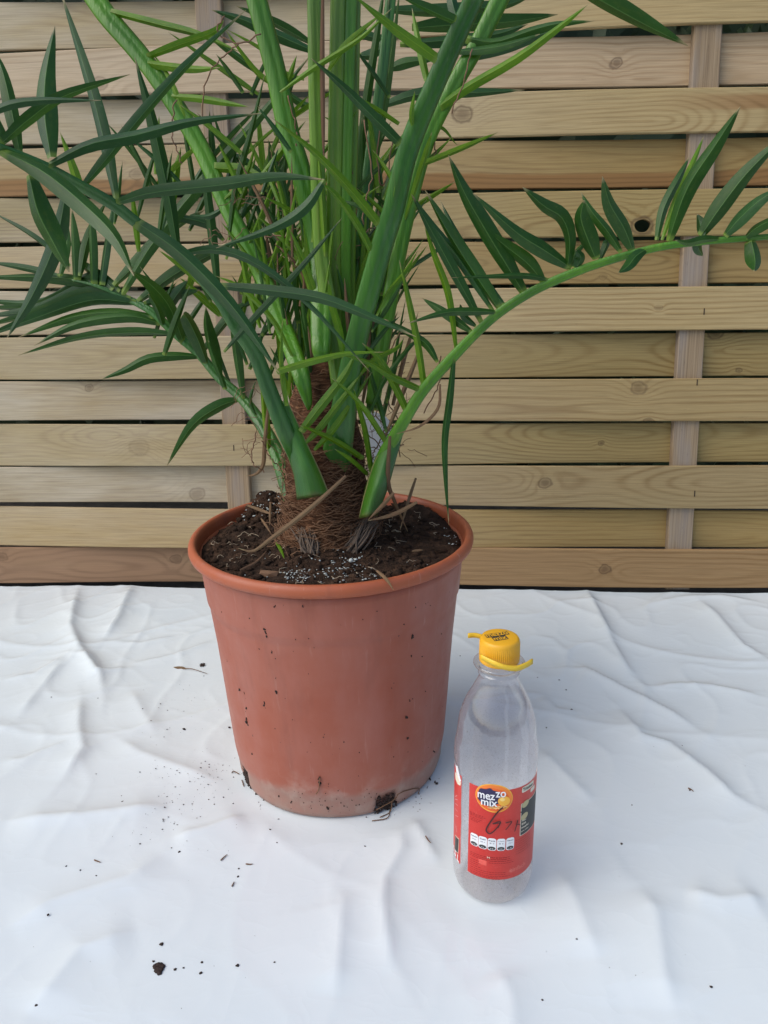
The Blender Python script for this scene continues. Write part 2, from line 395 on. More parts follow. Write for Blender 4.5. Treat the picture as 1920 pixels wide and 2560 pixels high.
    Z += .0030 * a + fy * (.0013 * (1 - np.abs(b) * 2.2).clip(0, 1) ** 6 + .0022 * (1 - np.abs(c) * 2.6).clip(0, 1) ** 7 + .0003 * e)
    Z += fy * .0005 * (1 - np.abs(vn(19, 25, 7.7)) * 2.4).clip(0, 1) ** 7
    edge = np.clip((far[None, :] - Y) / .06, 0, 1)
    Z += .002
    for (p, rad) in ((POT, .112), (BOT, .032)):
        d = np.hypot(X - p.x, Y - p.y); k = np.clip((d - rad) / .035, 0, 1); k = k * k * (3 - 2 * k); Z = Z * k
    Z = np.maximum(Z, -.006)
    verts = np.stack([X, Y, Z], -1).reshape(-1, 3)
    idx = np.arange(nx * ny).reshape(ny, nx)
    q = np.stack([idx[:-1, :-1], idx[:-1, 1:], idx[1:, 1:], idx[1:, :-1]], -1).reshape(-1, 4)
    me = bpy.data.meshes.new('plastic_sheet'); me.from_pydata(verts.tolist(), [], q.tolist()); me.update()
    o = link('plastic_sheet', me, M_SHEET)
    tag(o, 'creased white plastic sheet spread over the ground under the pot and bottle', 'plastic sheet')
    return X, Y, Z
SX, SY, SZ = build_sheet()
def sheet_z(x, y):
    i = int(np.clip((x + 1.5) / 3.0 * (SX.shape[1] - 1), 0, SX.shape[1] - 1))
    j = int(np.argmin(np.abs(SY[:, i] - y))); return float(SZ[j, i])
def on_sheet(px, py):
    p = ground(px, py); z = sheet_z(p.x, p.y); p = ground(px, py, z); p.z = z; return p

# ------------------------------------------------------------------ fence
def build_fence():
    U = Vector((math.cos(FYAW), math.sin(FYAW), 0)); N = Vector((-math.sin(FYAW), math.cos(FYAW), 0))
    UP = (Vector((0, 0, 1)) + N * LEAN).normalized(); DEP = UP.cross(U)
    O = Vector((0, fence_y(0), 0))
    R = Matrix((U, DEP, UP)).transposed().to_4x4()
    root = empty('wooden_fence', O); root['localframe'] = True
    root.matrix_world = Matrix.Translation(O) @ R
    tag(root, 'weathered basket-weave wooden fence of horizontal planks behind the potted palm', 'fence')
    def loc(px, py):
        d = ray(px, py); n = DEP; k = (O - EYE).dot(n) / d.dot(n); p = EYE + d * k - O
        return p.dot(U), p.dot(UP)
    th = .0065; A = .0072 + th * .5
    left = [2, 129, 247, 371, 494, 616, 727, 843, 953, 1060, 1167, 1267, 1368, 1458]
    right = [-40, 85, 219, 346, 472, 599, 716, 832, 946, 1057, 1165, 1275, 1374, 1471]
    gl = [3, 2, 9, 3, 9, 6, 4, 3, 8, 2, 11, 3, 0]      # gap under each row, px, left and right
    gr = [19, 2, 11, 3, 8, 6, 5, 4, 3, 8, 3, 5, 0]
    xa, _ = loc(60, 700); xb, _ = loc(1700, 700)
    bl = loc(561, 640)[0]; br = loc(1730, 740)[0]; sp = br - bl
    def zd(px, py, pr):                                   # height of an edge of plank pr at its own depth in the weave
        d = ray(px, py); x = loc(px, py)[0]; yc = (-1 if pr % 2 else 1) * A * math.cos(PI * (x - bl) / sp) - th / 2
        Q = O + DEP * yc; k = (Q - EYE).dot(DEP) / d.dot(DEP); return (EYE + d * k - O).dot(UP)
    zL = [zd(60, v, i) for i, v in enumerate(left)]; zR = [zd(1700, v, i) for i, v in enumerate(right)]
    eL = [zd(60, v, i) for i, v in enumerate(left[1:])]; eR = [zd(1700, v, i) for i, v in enumerate(right[1:])]
    # rows above the picture
    NA = 4
    for k in range(NA):
        eL.insert(0, zL[0]); eR.insert(0, zR[0]); zL.insert(0, zL[0] + .074); zR.insert(0, zR[0] + .074); gl.insert(0, 5); gr.insert(0, 5)
    m2 = 1.2 / F
    x0, x1 = bl - sp * 1.5, br + sp * 1.0
    tan = (.345, .235, .085); cream = (.42, .315, .15); gry = (.335, .245, .115); brown = (.36, .225, .12); red = (.325, .205, .095); oliv = (.325, .24, .095)
    pal = [cream, (.46, .34, .21), cream, tan, oliv, tan, cream, oliv, (.35, .255, .115), oliv, gry, tan, red]
    knots = {0: [], 1: [((1543, 155), .008, .9), ((258, 213), .010, .6)], 2: [((1157, 288), .012, .9)], 3: [((350, 440), .009, .5)], 4: [((1600, 568), .013, 1.0)],
             5: [((1510, 690), .005, .3)], 6: [((1640, 770), .004, .4)], 7: [((1794, 832), .010, .95), ((1851, 927), .005, .8)],
             8: [((1590, 969), .010, .7), ((222, 969), .006, .6), ((1617, 1053), .006, .8)], 9: [((1505, 1109), .004, .9), ((355, 1117), .014, .3)],
             10: [((1361, 1204), .0085, .85), ((490, 1237), .011, .55)], 11: [((1100, 1330), .006, .3)], 12: [((1508, 1418), .008, .9), ((436, 1400), .008, .7), ((10, 1390), .008, .6)]}
    z3 = (loc(960, 410)[1], loc(960, 490)[1]); z2 = loc(1880, 262)[1]; z12 = loc(400, 1425)[1]
    bands = {3: (z3[1] - .01, z3[0] - .012, (.25, .125, .045), .8, -2, -1), 2: (z2 - .014, z2 + .012, (.26, .13, .05), .75, .35, .55), 12: (z12 - .05, z12 + .05, (.27, .155, .095), .6, .1, -.25), 5: (loc(0, 700)[1] - .02, loc(0, 700)[1] + .02, (.33, .235, .10), .5, -1, 0)}
    nseg = 84
    rows = len(zL) - 1
    for r in range(rows):
        pr = r - NA                                        # picture row
        kz = []
        for (pp, ks, kd) in knots.get(pr, []):
            kx, kzv = loc(*pp); kz.append((kx, kzv, ks, kd))
        if pr == 4: kz = [(loc(1600, 568)[0], loc(1600, 568)[1], .0135, 1.0)]
        base = pal[pr] if 0 <= pr < 13 else tan
        j = random.uniform(.94, 1.06); base = tuple(c * j for c in base)
        dark = tuple(c * k for c, k in zip(base, (.62, .52, .40)))
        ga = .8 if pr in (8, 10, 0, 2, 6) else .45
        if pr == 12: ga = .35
        zmid = (zL[r] + zL[r + 1]) / 2
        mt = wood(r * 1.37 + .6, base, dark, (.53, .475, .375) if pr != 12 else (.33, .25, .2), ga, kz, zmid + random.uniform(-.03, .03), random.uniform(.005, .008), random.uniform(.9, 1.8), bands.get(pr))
        sgn = -1 if (pr % 2) else 1                       # +1: behind the left batten
        gL, gR = gl[r] * m2, gr[r] * m2
        vs, fs = [], []
        bev = .0012
        for i in range(nseg + 1):
            x = x0 + (x1 - x0) * i / nseg; k = (x - xa) / (xb - xa)
            zt = zL[r] + (zR[r] - zL[r]) * k; zb = eL[r] + (eR[r] - eL[r]) * k + gL + (gR - gL) * k
            wv = .0007 * mnoise.noise((x * 3.1, r * 5.0, 0)); zt += wv - .0004; zb += .0007 * mnoise.noise((x * 2.7, r * 5.0 + 2, 4)) + .0004
            yc = sgn * A * math.cos(PI * (x - bl) / sp) + .0015 * mnoise.noise((x * 2, r * 3.0, 9))
            cup = 0
            prof = [(yc - th / 2, zb + bev), (yc - th / 2, zt - bev), (yc - th / 2 + bev, zt), (yc + th / 2, zt), (yc + th / 2, zb), (yc - th / 2 + bev, zb)]
            vs += [(x, a, b) for a, b in prof]
        for i in range(nseg):
            for q in range(6): fs.append((i * 6 + q, (i + 1) * 6 + q, (i + 1) * 6 + (q + 1) % 6, i * 6 + (q + 1) % 6)[::-1])
        fs.append(tuple(range(6))); fs.append(tuple(nseg * 6 + q for q in range(6))[::-1])
        me = mesh('plank', vs, fs)
        o = link('plank', me, mt, root, False)
        if pr == 4:                                       # the knot hole, cut through
            kx, kzv = kz[0][0], kz[0][1]
            bm = bmesh.new(); n = 20
            for yy in (-.05, .05): pass
            cvs = []
            for yy in (-.05, .05):
                for q in range(n):
                    a = 2 * PI * q / n; cvs.append(bm.verts.new((kx + .0112 * math.cos(a) * (1 + .06 * math.sin(3 * a)), yy, kzv + .0088 * math.sin(a))))
            bm.faces.new(cvs[:n][::-1]); bm.faces.new(cvs[n:])
            for q in range(n): bm.faces.new((cvs[q], cvs[(q + 1) % n], cvs[n + (q + 1) % n], cvs[n + q]))
            bmesh.ops.recalc_face_normals(bm, faces=bm.faces)
            cm = bpy.data.meshes.new('cutter'); bm.to_mesh(cm); bm.free(); co = bpy.data.objects.new('cutter', cm); COL.objects.link(co)
            co.matrix_world = Matrix.Translation(O) @ R
            md = o.modifiers.new('hole', 'BOOLEAN'); md.operation = 'DIFFERENCE'; md.object = co; md.solver = 'EXACT'
            bpy.context.view_layer.update()
            dg = bpy.context.evaluated_depsgraph_get(); nm = bpy.data.meshes.new_from_object(o.evaluated_get(dg))
            o.modifiers.clear(); o.data = nm; nm.name = 'plank'
            bpy.data.objects.remove(co); o['label'] = 'plank with a round open knot hole'
    for (a, b) in ((1735, 955), (1729, 1230), (1752, 780), (590, 1117)):
        x, z = loc(a, b); pr = max(i for i, v in enumerate(right) if v < b + 2) if a > 900 else max(i for i, v in enumerate(left) if v < b + 2)
        yc = (-1 if pr % 2 else 1) * A * math.cos(PI * (x - bl) / sp) - th / 2; mb = MB(); box(mb, x - .0006, x + .0006, yc - .0007, yc + .002, z - .0045, z + .0045); mb.build('staple', M_CRUMB, root, False)
    # battens
    (xl0, _), (xl1, _) = loc(523, 20), loc(600, 1250); (xr0, zr0), (xr1, zr1) = loc(1765, 116), loc(1696, 1370)
    zt, zb = zL[0] - .01, .004
    ztp, zbp = loc(523, 20)[1], loc(600, 1250)[1]
    mb_ = wood(40.3, (.40, .325, .245), (.27, .205, .15), (.36, .33, .31), .7, [], 2.0, .004, .5)
    def wood_v(seed):
        t = NT('batten wood'); co = t.mapv(t.coord(), (1, 1, 1), (seed, 0, seed)); f = t.noise(t.mapv(co, (420, 0, 6)), 1.0, 4, .6); b = t.noise(t.mapv(co, (40, 0, 7)), 1.0, 4)
        c = t.ramp(f, [(.3, (.19, .135, .085)), (.55, (.31, .23, .145)), (.8, (.38, .295, .20))])
        c = t.mix(t.rng(b, .42, .7, 0, .75), c, (.27, .24, .22, 1))
        s = t.rng(t.noise(t.mapv(co, (300, 0, 50)), 1.0, 3, .7), .64, .74, 0, .5); c = t.mix(s, c, (.07, .05, .04, 1))
        return t.done(t.bsdf(c, .85, t.bump(f, .4, .001), Specular_IOR_Level=.2))
    for n, (xt, xbm) in enumerate([((xl0, ztp), (xl1, zbp)), ((xr0, zr0), (xr1, zr1)), ((xl0 - sp, ztp), (xl1 - sp, zbp)), ((xr0 + sp, zr0), (xr1 + sp, zr1))]):
        sl = (xt[0] - xbm[0]) / (xt[1] - xbm[1]); hw = .0185; hd = .0072
        def cxz(z): return xbm[0] + (z - xbm[1]) * sl
        b = .0012; vs, fs = [], []
        for z in np.linspace(zb, zt, 12):
            c = cxz(z) + .0008 * mnoise.noise((z * 9, n * 3., 1))
            vs += [(c - hw + b, -hd, z), (c + hw - b, -hd, z), (c + hw, -hd + b, z), (c + hw, hd, z), (c - hw, hd, z), (c - hw, -hd + b, z)]
        for i in range(11):
            for q in range(6): fs.append((i * 6 + q, i * 6 + (q + 1) % 6, (i + 1) * 6 + (q + 1) % 6, (i + 1) * 6 + q))
        fs.append(tuple(range(6))[::-1]); fs.append(tuple(66 + q for q in range(6)))
        link('batten', mesh('batten', vs, fs), wood_v(n * 3.3 + 1), root, False)
build_fence()

# hedge behind the fence, seen only through the slits
def build_hedge():
    mb = MB()
    yb = 1.75
    nx, nz = 46, 22
    vs = []; fs = []
    for j in range(nz):
        for i in range(nx):
            x = -2.6 + 5.2 * i / (nx - 1); z = -.01 + 2.0 * j / (nz - 1)
            vs.append((x, yb + .10 * mnoise.noise((x * 4, z * 4, 2)), z))
    for j in range(nz - 1):
        for i in range(nx - 1): fs.append((j * nx + i, j * nx + i + 1, (j + 1) * nx + i + 1, (j + 1) * nx + i))
    mb.add(vs, fs)
    box(mb, -2.6, 2.6, yb + .12, yb + .5, -.01, 2.0)
    for _ in range(7000):
        c = Vector((random.uniform(-2.6, 2.6), yb - .02 - abs(random.gauss(0, .06)), random.uniform(.0, 2.02)))
        a = Vector((random.gauss(0, 1), random.gauss(0, .6), random.gauss(0, 1))).normalized(); b = a.cross(Vector((random.gauss(0, 1), random.gauss(0, 1), random.gauss(0, 1)))).normalized()
        l, w = random.uniform(.02, .04), random.uniform(.008, .016)
        mb.add([c - a * l, c + b * w, c + a * l, c - b * w], [(0, 1, 2, 3)])
    o = mb.build('hedge', plain('hedge leaf', (.022, .045, .016), .6), None, False)
    tag(o, 'dark green hedge showing only through the slits of the wooden fence', 'hedge')
build_hedge()

# ------------------------------------------------------------------ pot
def build_pot():
    root = empty('flower_pot', POT)
    tag(root, 'terracotta coloured plastic flower pot, dusty and soil flecked, holding the palm', 'flower pot')
    cx, cy = POT.x, POT.y
    out = [(.094, .0006), (.1020, .0008), (.1058, .0026), (.1074, .008), (.1080, .016), (.1086, .0235), (.1095, .0265), (.1106, .034), (.1132, .07), (.1158, .11), (.1185, .15), (.1222, .190), (.1226, .1945), (.1243, .1985), (.1247, .2030), (.1272, .2330), (.1279, .2425)]
    inn = [(.1262, .2425), (.124, .225), (.118, .17), (.105, .02), (.098, .006), (.0, .006)]
    def rm(r, z, a, j):
        k = r + .0007 * math.sin(2 * a + .6) + .0004 * math.sin(5 * a)
        if z < .022:                                      # drainage notches at the foot
            for na in (-1.10, -2.65, .6, 2.2):
                dd = abs((a - na + PI) % (2 * PI) - PI)
                if dd < .11: k -= .0075 * min(1, (.11 - dd) / .03) * (1 if z < .018 else .3)
        return k
    v, f = lathe(out, 256, cx, cy, rmod=rm); vb, fb = lathe(inn, 256, cx, cy)
    mb = MB(); mb.add(v, f); mb.add(vb, fb); n = 256; o0 = (len(out) - 1) * n; i0 = len(out) * n
    mb.f += [(o0 + k, o0 + (k + 1) % n, i0 + (k + 1) % n, i0 + k) for k in range(n)]
    mb.f.append(tuple(range(n))[::-1])
    mb.build('pot_wall', M_POT, root)
    lip = [(.1276, .2425), (.1318, .2428), (.1345, .2436), (.1363, .2452), (.1371, .2480), (.1369, .2510), (.1358, .2535), (.1338, .2550), (.1316, .2553), (.1298, .2540), (.1286, .2505), (.1280, .2450), (.1276, .2425)]
    v, f = lathe(lip, 192, cx, cy, rmod=lambda r, z, a, j: r + .0007 * math.sin(2 * a + .6))
    link('rim', mesh('rim', v, f), M_POT, root)
    # dirt clinging to the wall
    def wall_r(z):
        for (r0, z0), (r1, z1) in zip(out[:-1], out[1:]):
            if z0 <= z <= z1: return r0 + (r1 - r0) * (z - z0) / max(z1 - z0, 1e-6)
        return .128
    def hit(px, py):
        d = ray(px, py); s = .45
        for _ in range(4000):
            p = EYE + d * s
            if math.hypot(p.x - cx, p.y - cy) <= wall_r(p.z) + .0002 and p.z < .24: return p
            s += .0005
        return None
    mb = MB()
    spots = [(557, 1533, 3), (662, 1575, 5), (668, 1582, 4), (648, 1617, 4), (680, 1630, 3), (650, 1680, 4), (602, 1724, 6), (612, 1732, 6), (618, 1770, 5), (619, 1793, 6), (620, 1804, 7), (617, 1780, 4), (663, 1766, 5), (664, 1758, 4), (694, 1730, 4), (633, 1883, 4), (1032, 1590, 5), (1028, 1640, 2), (1013, 1790, 4), (1024, 1752, 2), (1085, 1878, 3), (569, 1650, 3), (627, 1546, 3), (690, 1694, 2), (800, 1960, 4), (797, 1945, 3), (860, 1855, 2), (1018, 1846, 3), (756, 1512, 2), (585, 1495, 2), (688, 1515, 3), (1090, 1960, 5), (1075, 1945, 4), (700, 1990, 4), (730, 2005, 3), (640, 1985, 5), (660, 2000, 4), (820, 2022, 4), (690, 1820, 3), (560, 1600, 2), (1010, 1560, 2)]
    for (a, b, r) in spots:
        p = hit(a, b)
        if p is None: continue
        for _ in range(3):
            blob(mb, p + Vector((random.gauss(0, 1), 0, random.gauss(0, 1.6))) * (r * .0002), r * .00021, (1, 1, 1.5))
    for _ in range(150):
        if random.random() < .6: a, b = random.uniform(640, 1080), random.gauss(2005, 18)
        else: a, b = random.uniform(540, 1110), random.uniform(1500, 1980)
        p = hit(a, b)
        if p: blob(mb, p, random.uniform(.0002, .00055), (1, 1, 1.4))
    for (na, w_, k_) in ((-1.10, .10, 90), (-2.65, .10, 130)):             # soil and roots in the notches
        for _ in range(k_):
            a = na + random.gauss(0, w_ * .6); z = abs(random.gauss(0, .008)) + .001
            blob(mb, (cx + .1055 * math.cos(a), cy + .1055 * math.sin(a), z), random.uniform(.0006, .0018))
    tag(mb.build('soil_specks', M_CRUMB, root), kind='stuff')
    mb = MB()
    for pts in [[(940, 2025), (985, 2000), (1000, 1982), (1046, 1970), (1045, 1985)], [(975, 2025), (968, 2045), (930, 2052)], [(980, 2005), (975, 2030), (950, 2043)], [(800, 1945), (797, 1975), (790, 1985)], [(598, 1935), (585, 1928), (580, 1932)], [(605, 1950), (610, 1965), (608, 1960)]]:
        P3 = []
        for a, b in pts:
            p = hit(a, b) or on_sheet(a, b); P3.append(p + Vector((0, -.001, .0008)))
        c = [Vector(q) for q in curve_pts([tuple(p) for p in P3], 10)]
        mb.add(*tube(c, [.0005] * len(c), 5))
    tag(mb.build('root_strand', M_BROWN, root), kind='stuff')
build_pot()

# ------------------------------------------------------------------ soil
SOILZ = .2445
def soil_h(x, y):
    dx, dy = x - POT.x, y - POT.y; r = math.hypot(dx, dy)
    z = SOILZ + .012 * math.exp(-(r / .055) ** 2) + .005 * mnoise.noise((x * 22, y * 22, 3)) + .0032 * mnoise.noise((x * 60, y * 60, 8)) + .0022 * abs(mnoise.noise((x * 150, y * 150, 1)))
    z += .018 * math.exp(-((x - POT.x + .072) / .024) ** 2 - ((y - POT.y - .085) / .018) ** 2)        # clod by the back rim
    z += .012 * math.exp(-((x - POT.x - .082) / .035) ** 2 - ((y - POT.y - .072) / .02) ** 2)
    z += .006 * math.exp(-((x - POT.x) / .05) ** 2 - ((y - POT.y + .10) / .02) ** 2)
    if r > .118: z -= .004 * (r - .118) / .007
    return z
def build_soil():
    vs, fs = [(POT.x, POT.y, soil_h(POT.x, POT.y))], []; nr, na = 70, 260
    for i in range(1, nr + 1):
        r = .1262 * i / nr
        for k in range(na):
            a = 2 * PI * k / na; x, y = POT.x + r * math.cos(a), POT.y + r * math.sin(a); vs.append((x, y, soil_h(x, y)))
    for k in range(na): fs.append((0, 1 + k, 1 + (k + 1) % na))
    for i in range(nr - 1):
        for k in range(na):
            a = 1 + i * na; fs.append((a + k, a + na + k, a + na + (k + 1) % na, a + (k + 1) % na))
    mb = MB(); mb.add(vs, fs)
    for _ in range(1500):
        r = .124 * math.sqrt(random.random()); a = random.uniform(0, 2 * PI); x, y = POT.x + r * math.cos(a), POT.y + r * math.sin(a)
        s = random.choice([.0008, .0010, .0014, .0020, .0034]) * random.uniform(.6, 1.3)
        blob(mb, (x, y, soil_h(x, y) + s * .1), s, (random.uniform(.7, 1.5), random.uniform(.7, 1.5), .7), .5)
    for _ in range(260):
        x = POT.x - .072 + random.gauss(0, .018); y = POT.y + .082 + random.gauss(0, .012)
        if math.hypot(x - POT.x, y - POT.y) < .122: blob(mb, (x, y, soil_h(x, y) + .001), random.uniform(.002, .005), (1, 1, 1), .45)
    o = mb.build('potting_soil', M_SOIL)
    tag(o, 'dark crumbly potting soil filling the terracotta pot around the trunk', 'soil', kind='stuff')
    gb = MB()
    def spot(px, py, sx, sy, n, s0, s1):
        for _ in range(n):
            p = ground(random.gauss(px, sx), random.gauss(py, sy), SOILZ + .004)
            if math.hypot(p.x - POT.x, p.y - POT.y) < .122:
                z = soil_h(p.x, p.y); blob(gb, (p.x, p.y, z + .0010), random.uniform(s0, s1) * .72, (random.uniform(.7, 2.2), random.uniform(.7, 1.6), .7), .5)
    spot(830, 1430, 70, 20, 75, .0004, .0012); spot(870, 1405, 24, 11, 26, .0005, .0014); spot(745, 1445, 22, 9, 45, .0004, .001)
    spot(905, 1435, 40, 14, 40, .0004, .0011); spot(500, 1345, 10, 30, 22, .0004, .001); spot(1135, 1330, 14, 22, 36, .0004, .0011); spot(826, 1410, 240, 60, 90, .0003, .0008)
    blob(gb, ground(877, 1401, SOILZ + .009), .0023, (1, 1, 1), .12)
    for _ in range(60):
        x = POT.x - .075 + random.gauss(0, .014); y = POT.y + .072 + random.gauss(0, .009); blob(gb, (x, y, soil_h(x, y) + .0045), random.uniform(.0005, .0014), (1, 1, .7), .5)
    tag(gb.build('white_grit', M_GRIT, o), kind='stuff')
    rb = MB()
    for _ in range(85):
        r = .115 * math.sqrt(random.random()); a = random.uniform(0, 2 * PI); x, y = POT.x + r * math.cos(a), POT.y + r * math.sin(a)
        if r < .045: continue
        h = random.uniform(0, 2 * PI); L = random.uniform(.004, .014); P = []
        for q in range(5):
            h += random.gauss(0, .5); xx, yy = x + math.cos(h) * L * q / 4, y + math.sin(h) * L * q / 4; P.append(Vector((xx, yy, soil_h(xx, yy) + .0014 + .002 * math.sin(q * .8) * random.random())))
        rb.add(*tube(P, [random.uniform(.0002, .0004)] * 5, 4))
    tag(rb.build('root_fragments', plain('pale root', (.36, .28, .19), .8), o), kind='stuff')
    bark = MB()
    p = ground(672, 1446, SOILZ); blob(bark, (p.x, p.y, soil_h(p.x, p.y) + .002), .006, (1.4, .8, .6), .25)
    bark.build('bark_chip', M_BROWN, o, False)
build_soil()

# ------------------------------------------------------------------ palm
PALM = empty('potted_palm', (POT.x, POT.y, SOILZ))
tag(PALM, 'young date palm with green arching fronds and brown fibrous base growing in the pot', 'palm plant')
def build_trunk():
    prof = [(.052, .232), (.049, .246), (.046, .258), (.043, .275), (.039, .30), (.036, .33), (.033, .36), (.029, .38), (.022, .40), (.012, .415), (.001, .42)]
    P = curve_pts(prof, 60)
    def rm(r, z, a, j):
        return r * (1 + .10 * mnoise.noise((math.cos(a) * 3, math.sin(a) * 3, z * 40)) + .05 * mnoise.noise((math.cos(a) * 9, math.sin(a) * 9, z * 160)))
    v, f = lathe([tuple(p) for p in P], 96, POT.x - .004, POT.y, rmod=rm)
    link('trunk', mesh('trunk', v, f), M_FIB, PALM)
    mb = MB()                                             # loose fibre
    for _ in range(620):
        z = .243 + abs(random.gauss(0, .065)); a = random.uniform(-PI, 0.25)
        rr = np.interp(z, [p[1] for p in prof], [p[0] for p in prof]) * 1.03 + .001
        L = random.uniform(.008, .03); dirz = random.gauss(0, .3); P3 = []
        da = random.choice((-1, 1)) * L / max(rr, .01); sh = random.choice((.002, .004, .012)) * random.random()
        for q in range(6):
            s = q / 5; aa = a + da * s; r2 = rr + .0008 + sh * s * s
            P3.append(Vector((POT.x - .004 + r2 * math.cos(aa), POT.y + r2 * math.sin(aa), z + dirz * L * s + .001 * random.gauss(0, 1))))
        mb.add(*tube(P3, [random.uniform(.0002, .00045)] * 6, 3))
    tag(mb.build('trunk_fibre', plain('fibre', (.19, .10, .052), .9), PALM), kind='stuff')
build_trunk()

def blade(name, P3, width, mat, parent, roll=0.0, fold=.45, base_w=.4, peak=.38, nseg=14, twist=0.0):
    """V-folded lanceolate leaflet along a 3-D polyline"""
    C = [Vector(p) for p in curve_pts([tuple(p) for p in P3], nseg + 1)]
    vs, fs, uv = [], [], []
    for i, p in enumerate(C):
        t = i / nseg
        tn = (C[min(i + 1, nseg)] - C[max(i - 1, 0)]).normalized(); view = (p - EYE).normalized()
        side = tn.cross(view)
        side = side.normalized() if side.length > 1e-4 else Vector((1, 0, 0))
        nr = side.cross(tn).normalized()
        a = roll + twist * t; s2 = side * math.cos(a) + nr * math.sin(a); n2 = nr * math.cos(a) - side * math.sin(a)
        if t < peak: w = base_w + (1 - base_w) * math.sin(t / peak * PI / 2)
        else: w = math.cos((t - peak) / (1 - peak) * PI / 2) ** .85
        w = max(w, .03) * width * .5
        for q in (-1, -.5, 0, 0, .5, 1):
            vs.append(p + s2 * (w * q) + n2 * (w * fold * (abs(q) - .12 * math.sin(PI * abs(q))))); uv.append((.5 + q * .5, t))
    for i in range(nseg):
        for q in (0, 1, 3, 4): fs.append((i * 6 + q, i * 6 + q + 1, (i + 1) * 6 + q + 1, (i + 1) * 6 + q))
    return link(name, mesh(name, vs, fs, uv), mat, parent)

FR = {}
def frond(key, pts, mat, flat=.7, nodes=(), label=None):
    """pts: (px, py, Y, width px) from the base outwards"""
    C = curve_pts(pts, 12 * (len(pts) - 1) + 1)
    P = [at(c[0], c[1], c[2]) for c in C]; R = [c[3] * c[2] / F * .5 * .85 for c in C]
    o = link('frond', mesh('frond', *tube(P, R, 24, flat, True, .15)), mat, PALM)
    if label: o['label'] = label
    FR[key] = (o, C); return o
def yat(key, px, py):
    C = FR[key][1]; i = int(np.argmin(np.hypot(C[:, 0] - px, C[:, 1] - py))); return C[i, 2], C[i, 3] * C[i, 2] / F * .5
def leaf(key, pts, w, dy=0.0, mat=None, roll=None, y0=None, fold=None, base_w=.4, peak=.38, twist=0.0, node=None):
    """pts: (px, py) base -> tip; w px; dy: depth change to the tip"""
    o = FR[key][0]
    yb, rr = yat(key, *pts[0]) if y0 is None else (y0, 0)
    n = len(pts); P = []
    for i, q in enumerate(pts):
        s = i / (n - 1); Y = yb - (rr * .4 if i == 0 else rr * .7) + dy * s ** 1.2
        P.append(at(q[0], q[1], Y))
    if roll is None: roll = random.uniform(-.35, .35)
    if abs(roll) < .6: roll = roll * .5 + random.choice((-1, 1)) * random.uniform(.12, .5)
    if fold is None: fold = random.uniform(.35, .85)
    b = blade('leaflet', P, w * 1.0 * yb / F, mat or M_LEAF, o, roll, fold, base_w, peak, twist=twist)
    if node:                                              # swollen yellowish joint where the leaflet meets the stem
        mb = MB(); blob(mb, P[0], node * yb / F, (1, .8, .9), .08); mb.build('leaf_node', M_NODE, o)
    return b

# --- stems (base -> tip)
frond('F9', [(752, 1318, .735, 50), (722, 1230, .752, 46), (690, 1130, .775, 40), (641, 1043, .80, 34), (599, 992, .815, 28), (548, 946, .825, 26), (498, 887, .835, 25), (439, 836, .84, 24), (380, 781, .845, 22), (320, 748, .85, 18), (240, 715, .85, 10), (180, 700, .85, 4)], M_STEMB, .7)
frond('F2', [(772, 1024, .668, 8), (768, 1000, .667, 26), (752, 940, .672, 46), (728, 870, .695, 48), (700, 800, .73, 46), (668, 720, .765, 44), (620, 620, .775, 43), (570, 525, .785, 42), (505, 380, .80, 44), (425, 245, .81, 45), (350, 140, .82, 46), (265, 40, .83, 48), (200, -60, .84, 48)], M_STEM, .7)
frond('F3', [(805, 905, .668, 30), (802, 870, .668, 52), (802, 800, .685, 58), (800, 640, .715, 56), (750, 430, .72, 52), (722, 340, .725, 52), (685, 170, .73, 50), (640, 0, .735, 48), (615, -90, .74, 46)], M_STEM, .7)
frond('F4', [(845, 960, .678, 40), (825, 800, .69, 42), (800, 600, .70, 38), (790, 300, .70, 36), (785, 0, .70, 34), (784, -90, .70, 32)], M_STEMY, .6)
frond('F5', [(835, 1020, .705, 40), (835, 800, .71, 40), (832, 600, .71, 38), (838, 300, .712, 36), (844, 0, .715, 36), (848, -90, .715, 36)], M_STEMY, .55)
frond('F5a', [(862, 1020, .708, 40), (862, 800, .713, 36), (860, 600, .713, 34), (866, 300, .715, 32), (874, 0, .718, 34), (878, -90, .718, 34)], M_STEM, .55)
frond('F5b', [(870, 1000, .72, 40), (868, 800, .72, 40), (872, 560, .72, 34), (880, 300, .722, 30), (885, 0, .725, 30), (886, -90, .725, 30)], M_STEMY, .6)
frond('F10', [(870, 980, .74, 40), (885, 800, .745, 44), (905, 560, .75, 34), (930, 360, .755, 30), (955, 180, .76, 26), (985, -80, .765, 24)], M_STEMB, .5)
frond('F7', [(930, 1010, .70, 40), (965, 800, .71, 40), (1010, 560, .72, 42), (1062, 360, .73, 42), (1128, 224, .735, 40), (1190, 115, .74, 40), (1250, -5, .745, 42), (1290, -90, .75, 42)], M_STEM, .7)
frond('F6', [(826, 1250, .70, 84), (838, 1150, .680, 84), (852, 1060, .668, 74), (875, 920, .664, 60), (905, 790, .66, 57), (955, 610, .652, 56), (983, 520, .646, 54), (1022, 365, .638, 52), (1106, 165, .625, 48), (1186, -10, .612, 46), (1225, -100, .60, 44)], M_STEMB, .7)
frond('F8', [(905, 1285, .700, 36), (930, 1215, .686, 38), (958, 1140, .672, 40), (1006, 1056, .664, 35), (1057, 975, .661, 32), (1133, 890, .658, 30), (1200, 822, .655, 26), (1258, 773, .652, 26), (1337, 724, .648, 25), (1436, 680, .643, 24), (1520, 651, .64, 22), (1644, 618, .635, 20), (1760, 603, .63, 18), (1860, 596, .625, 16), (1960, 588, .62, 14)], M_STEM, .8)
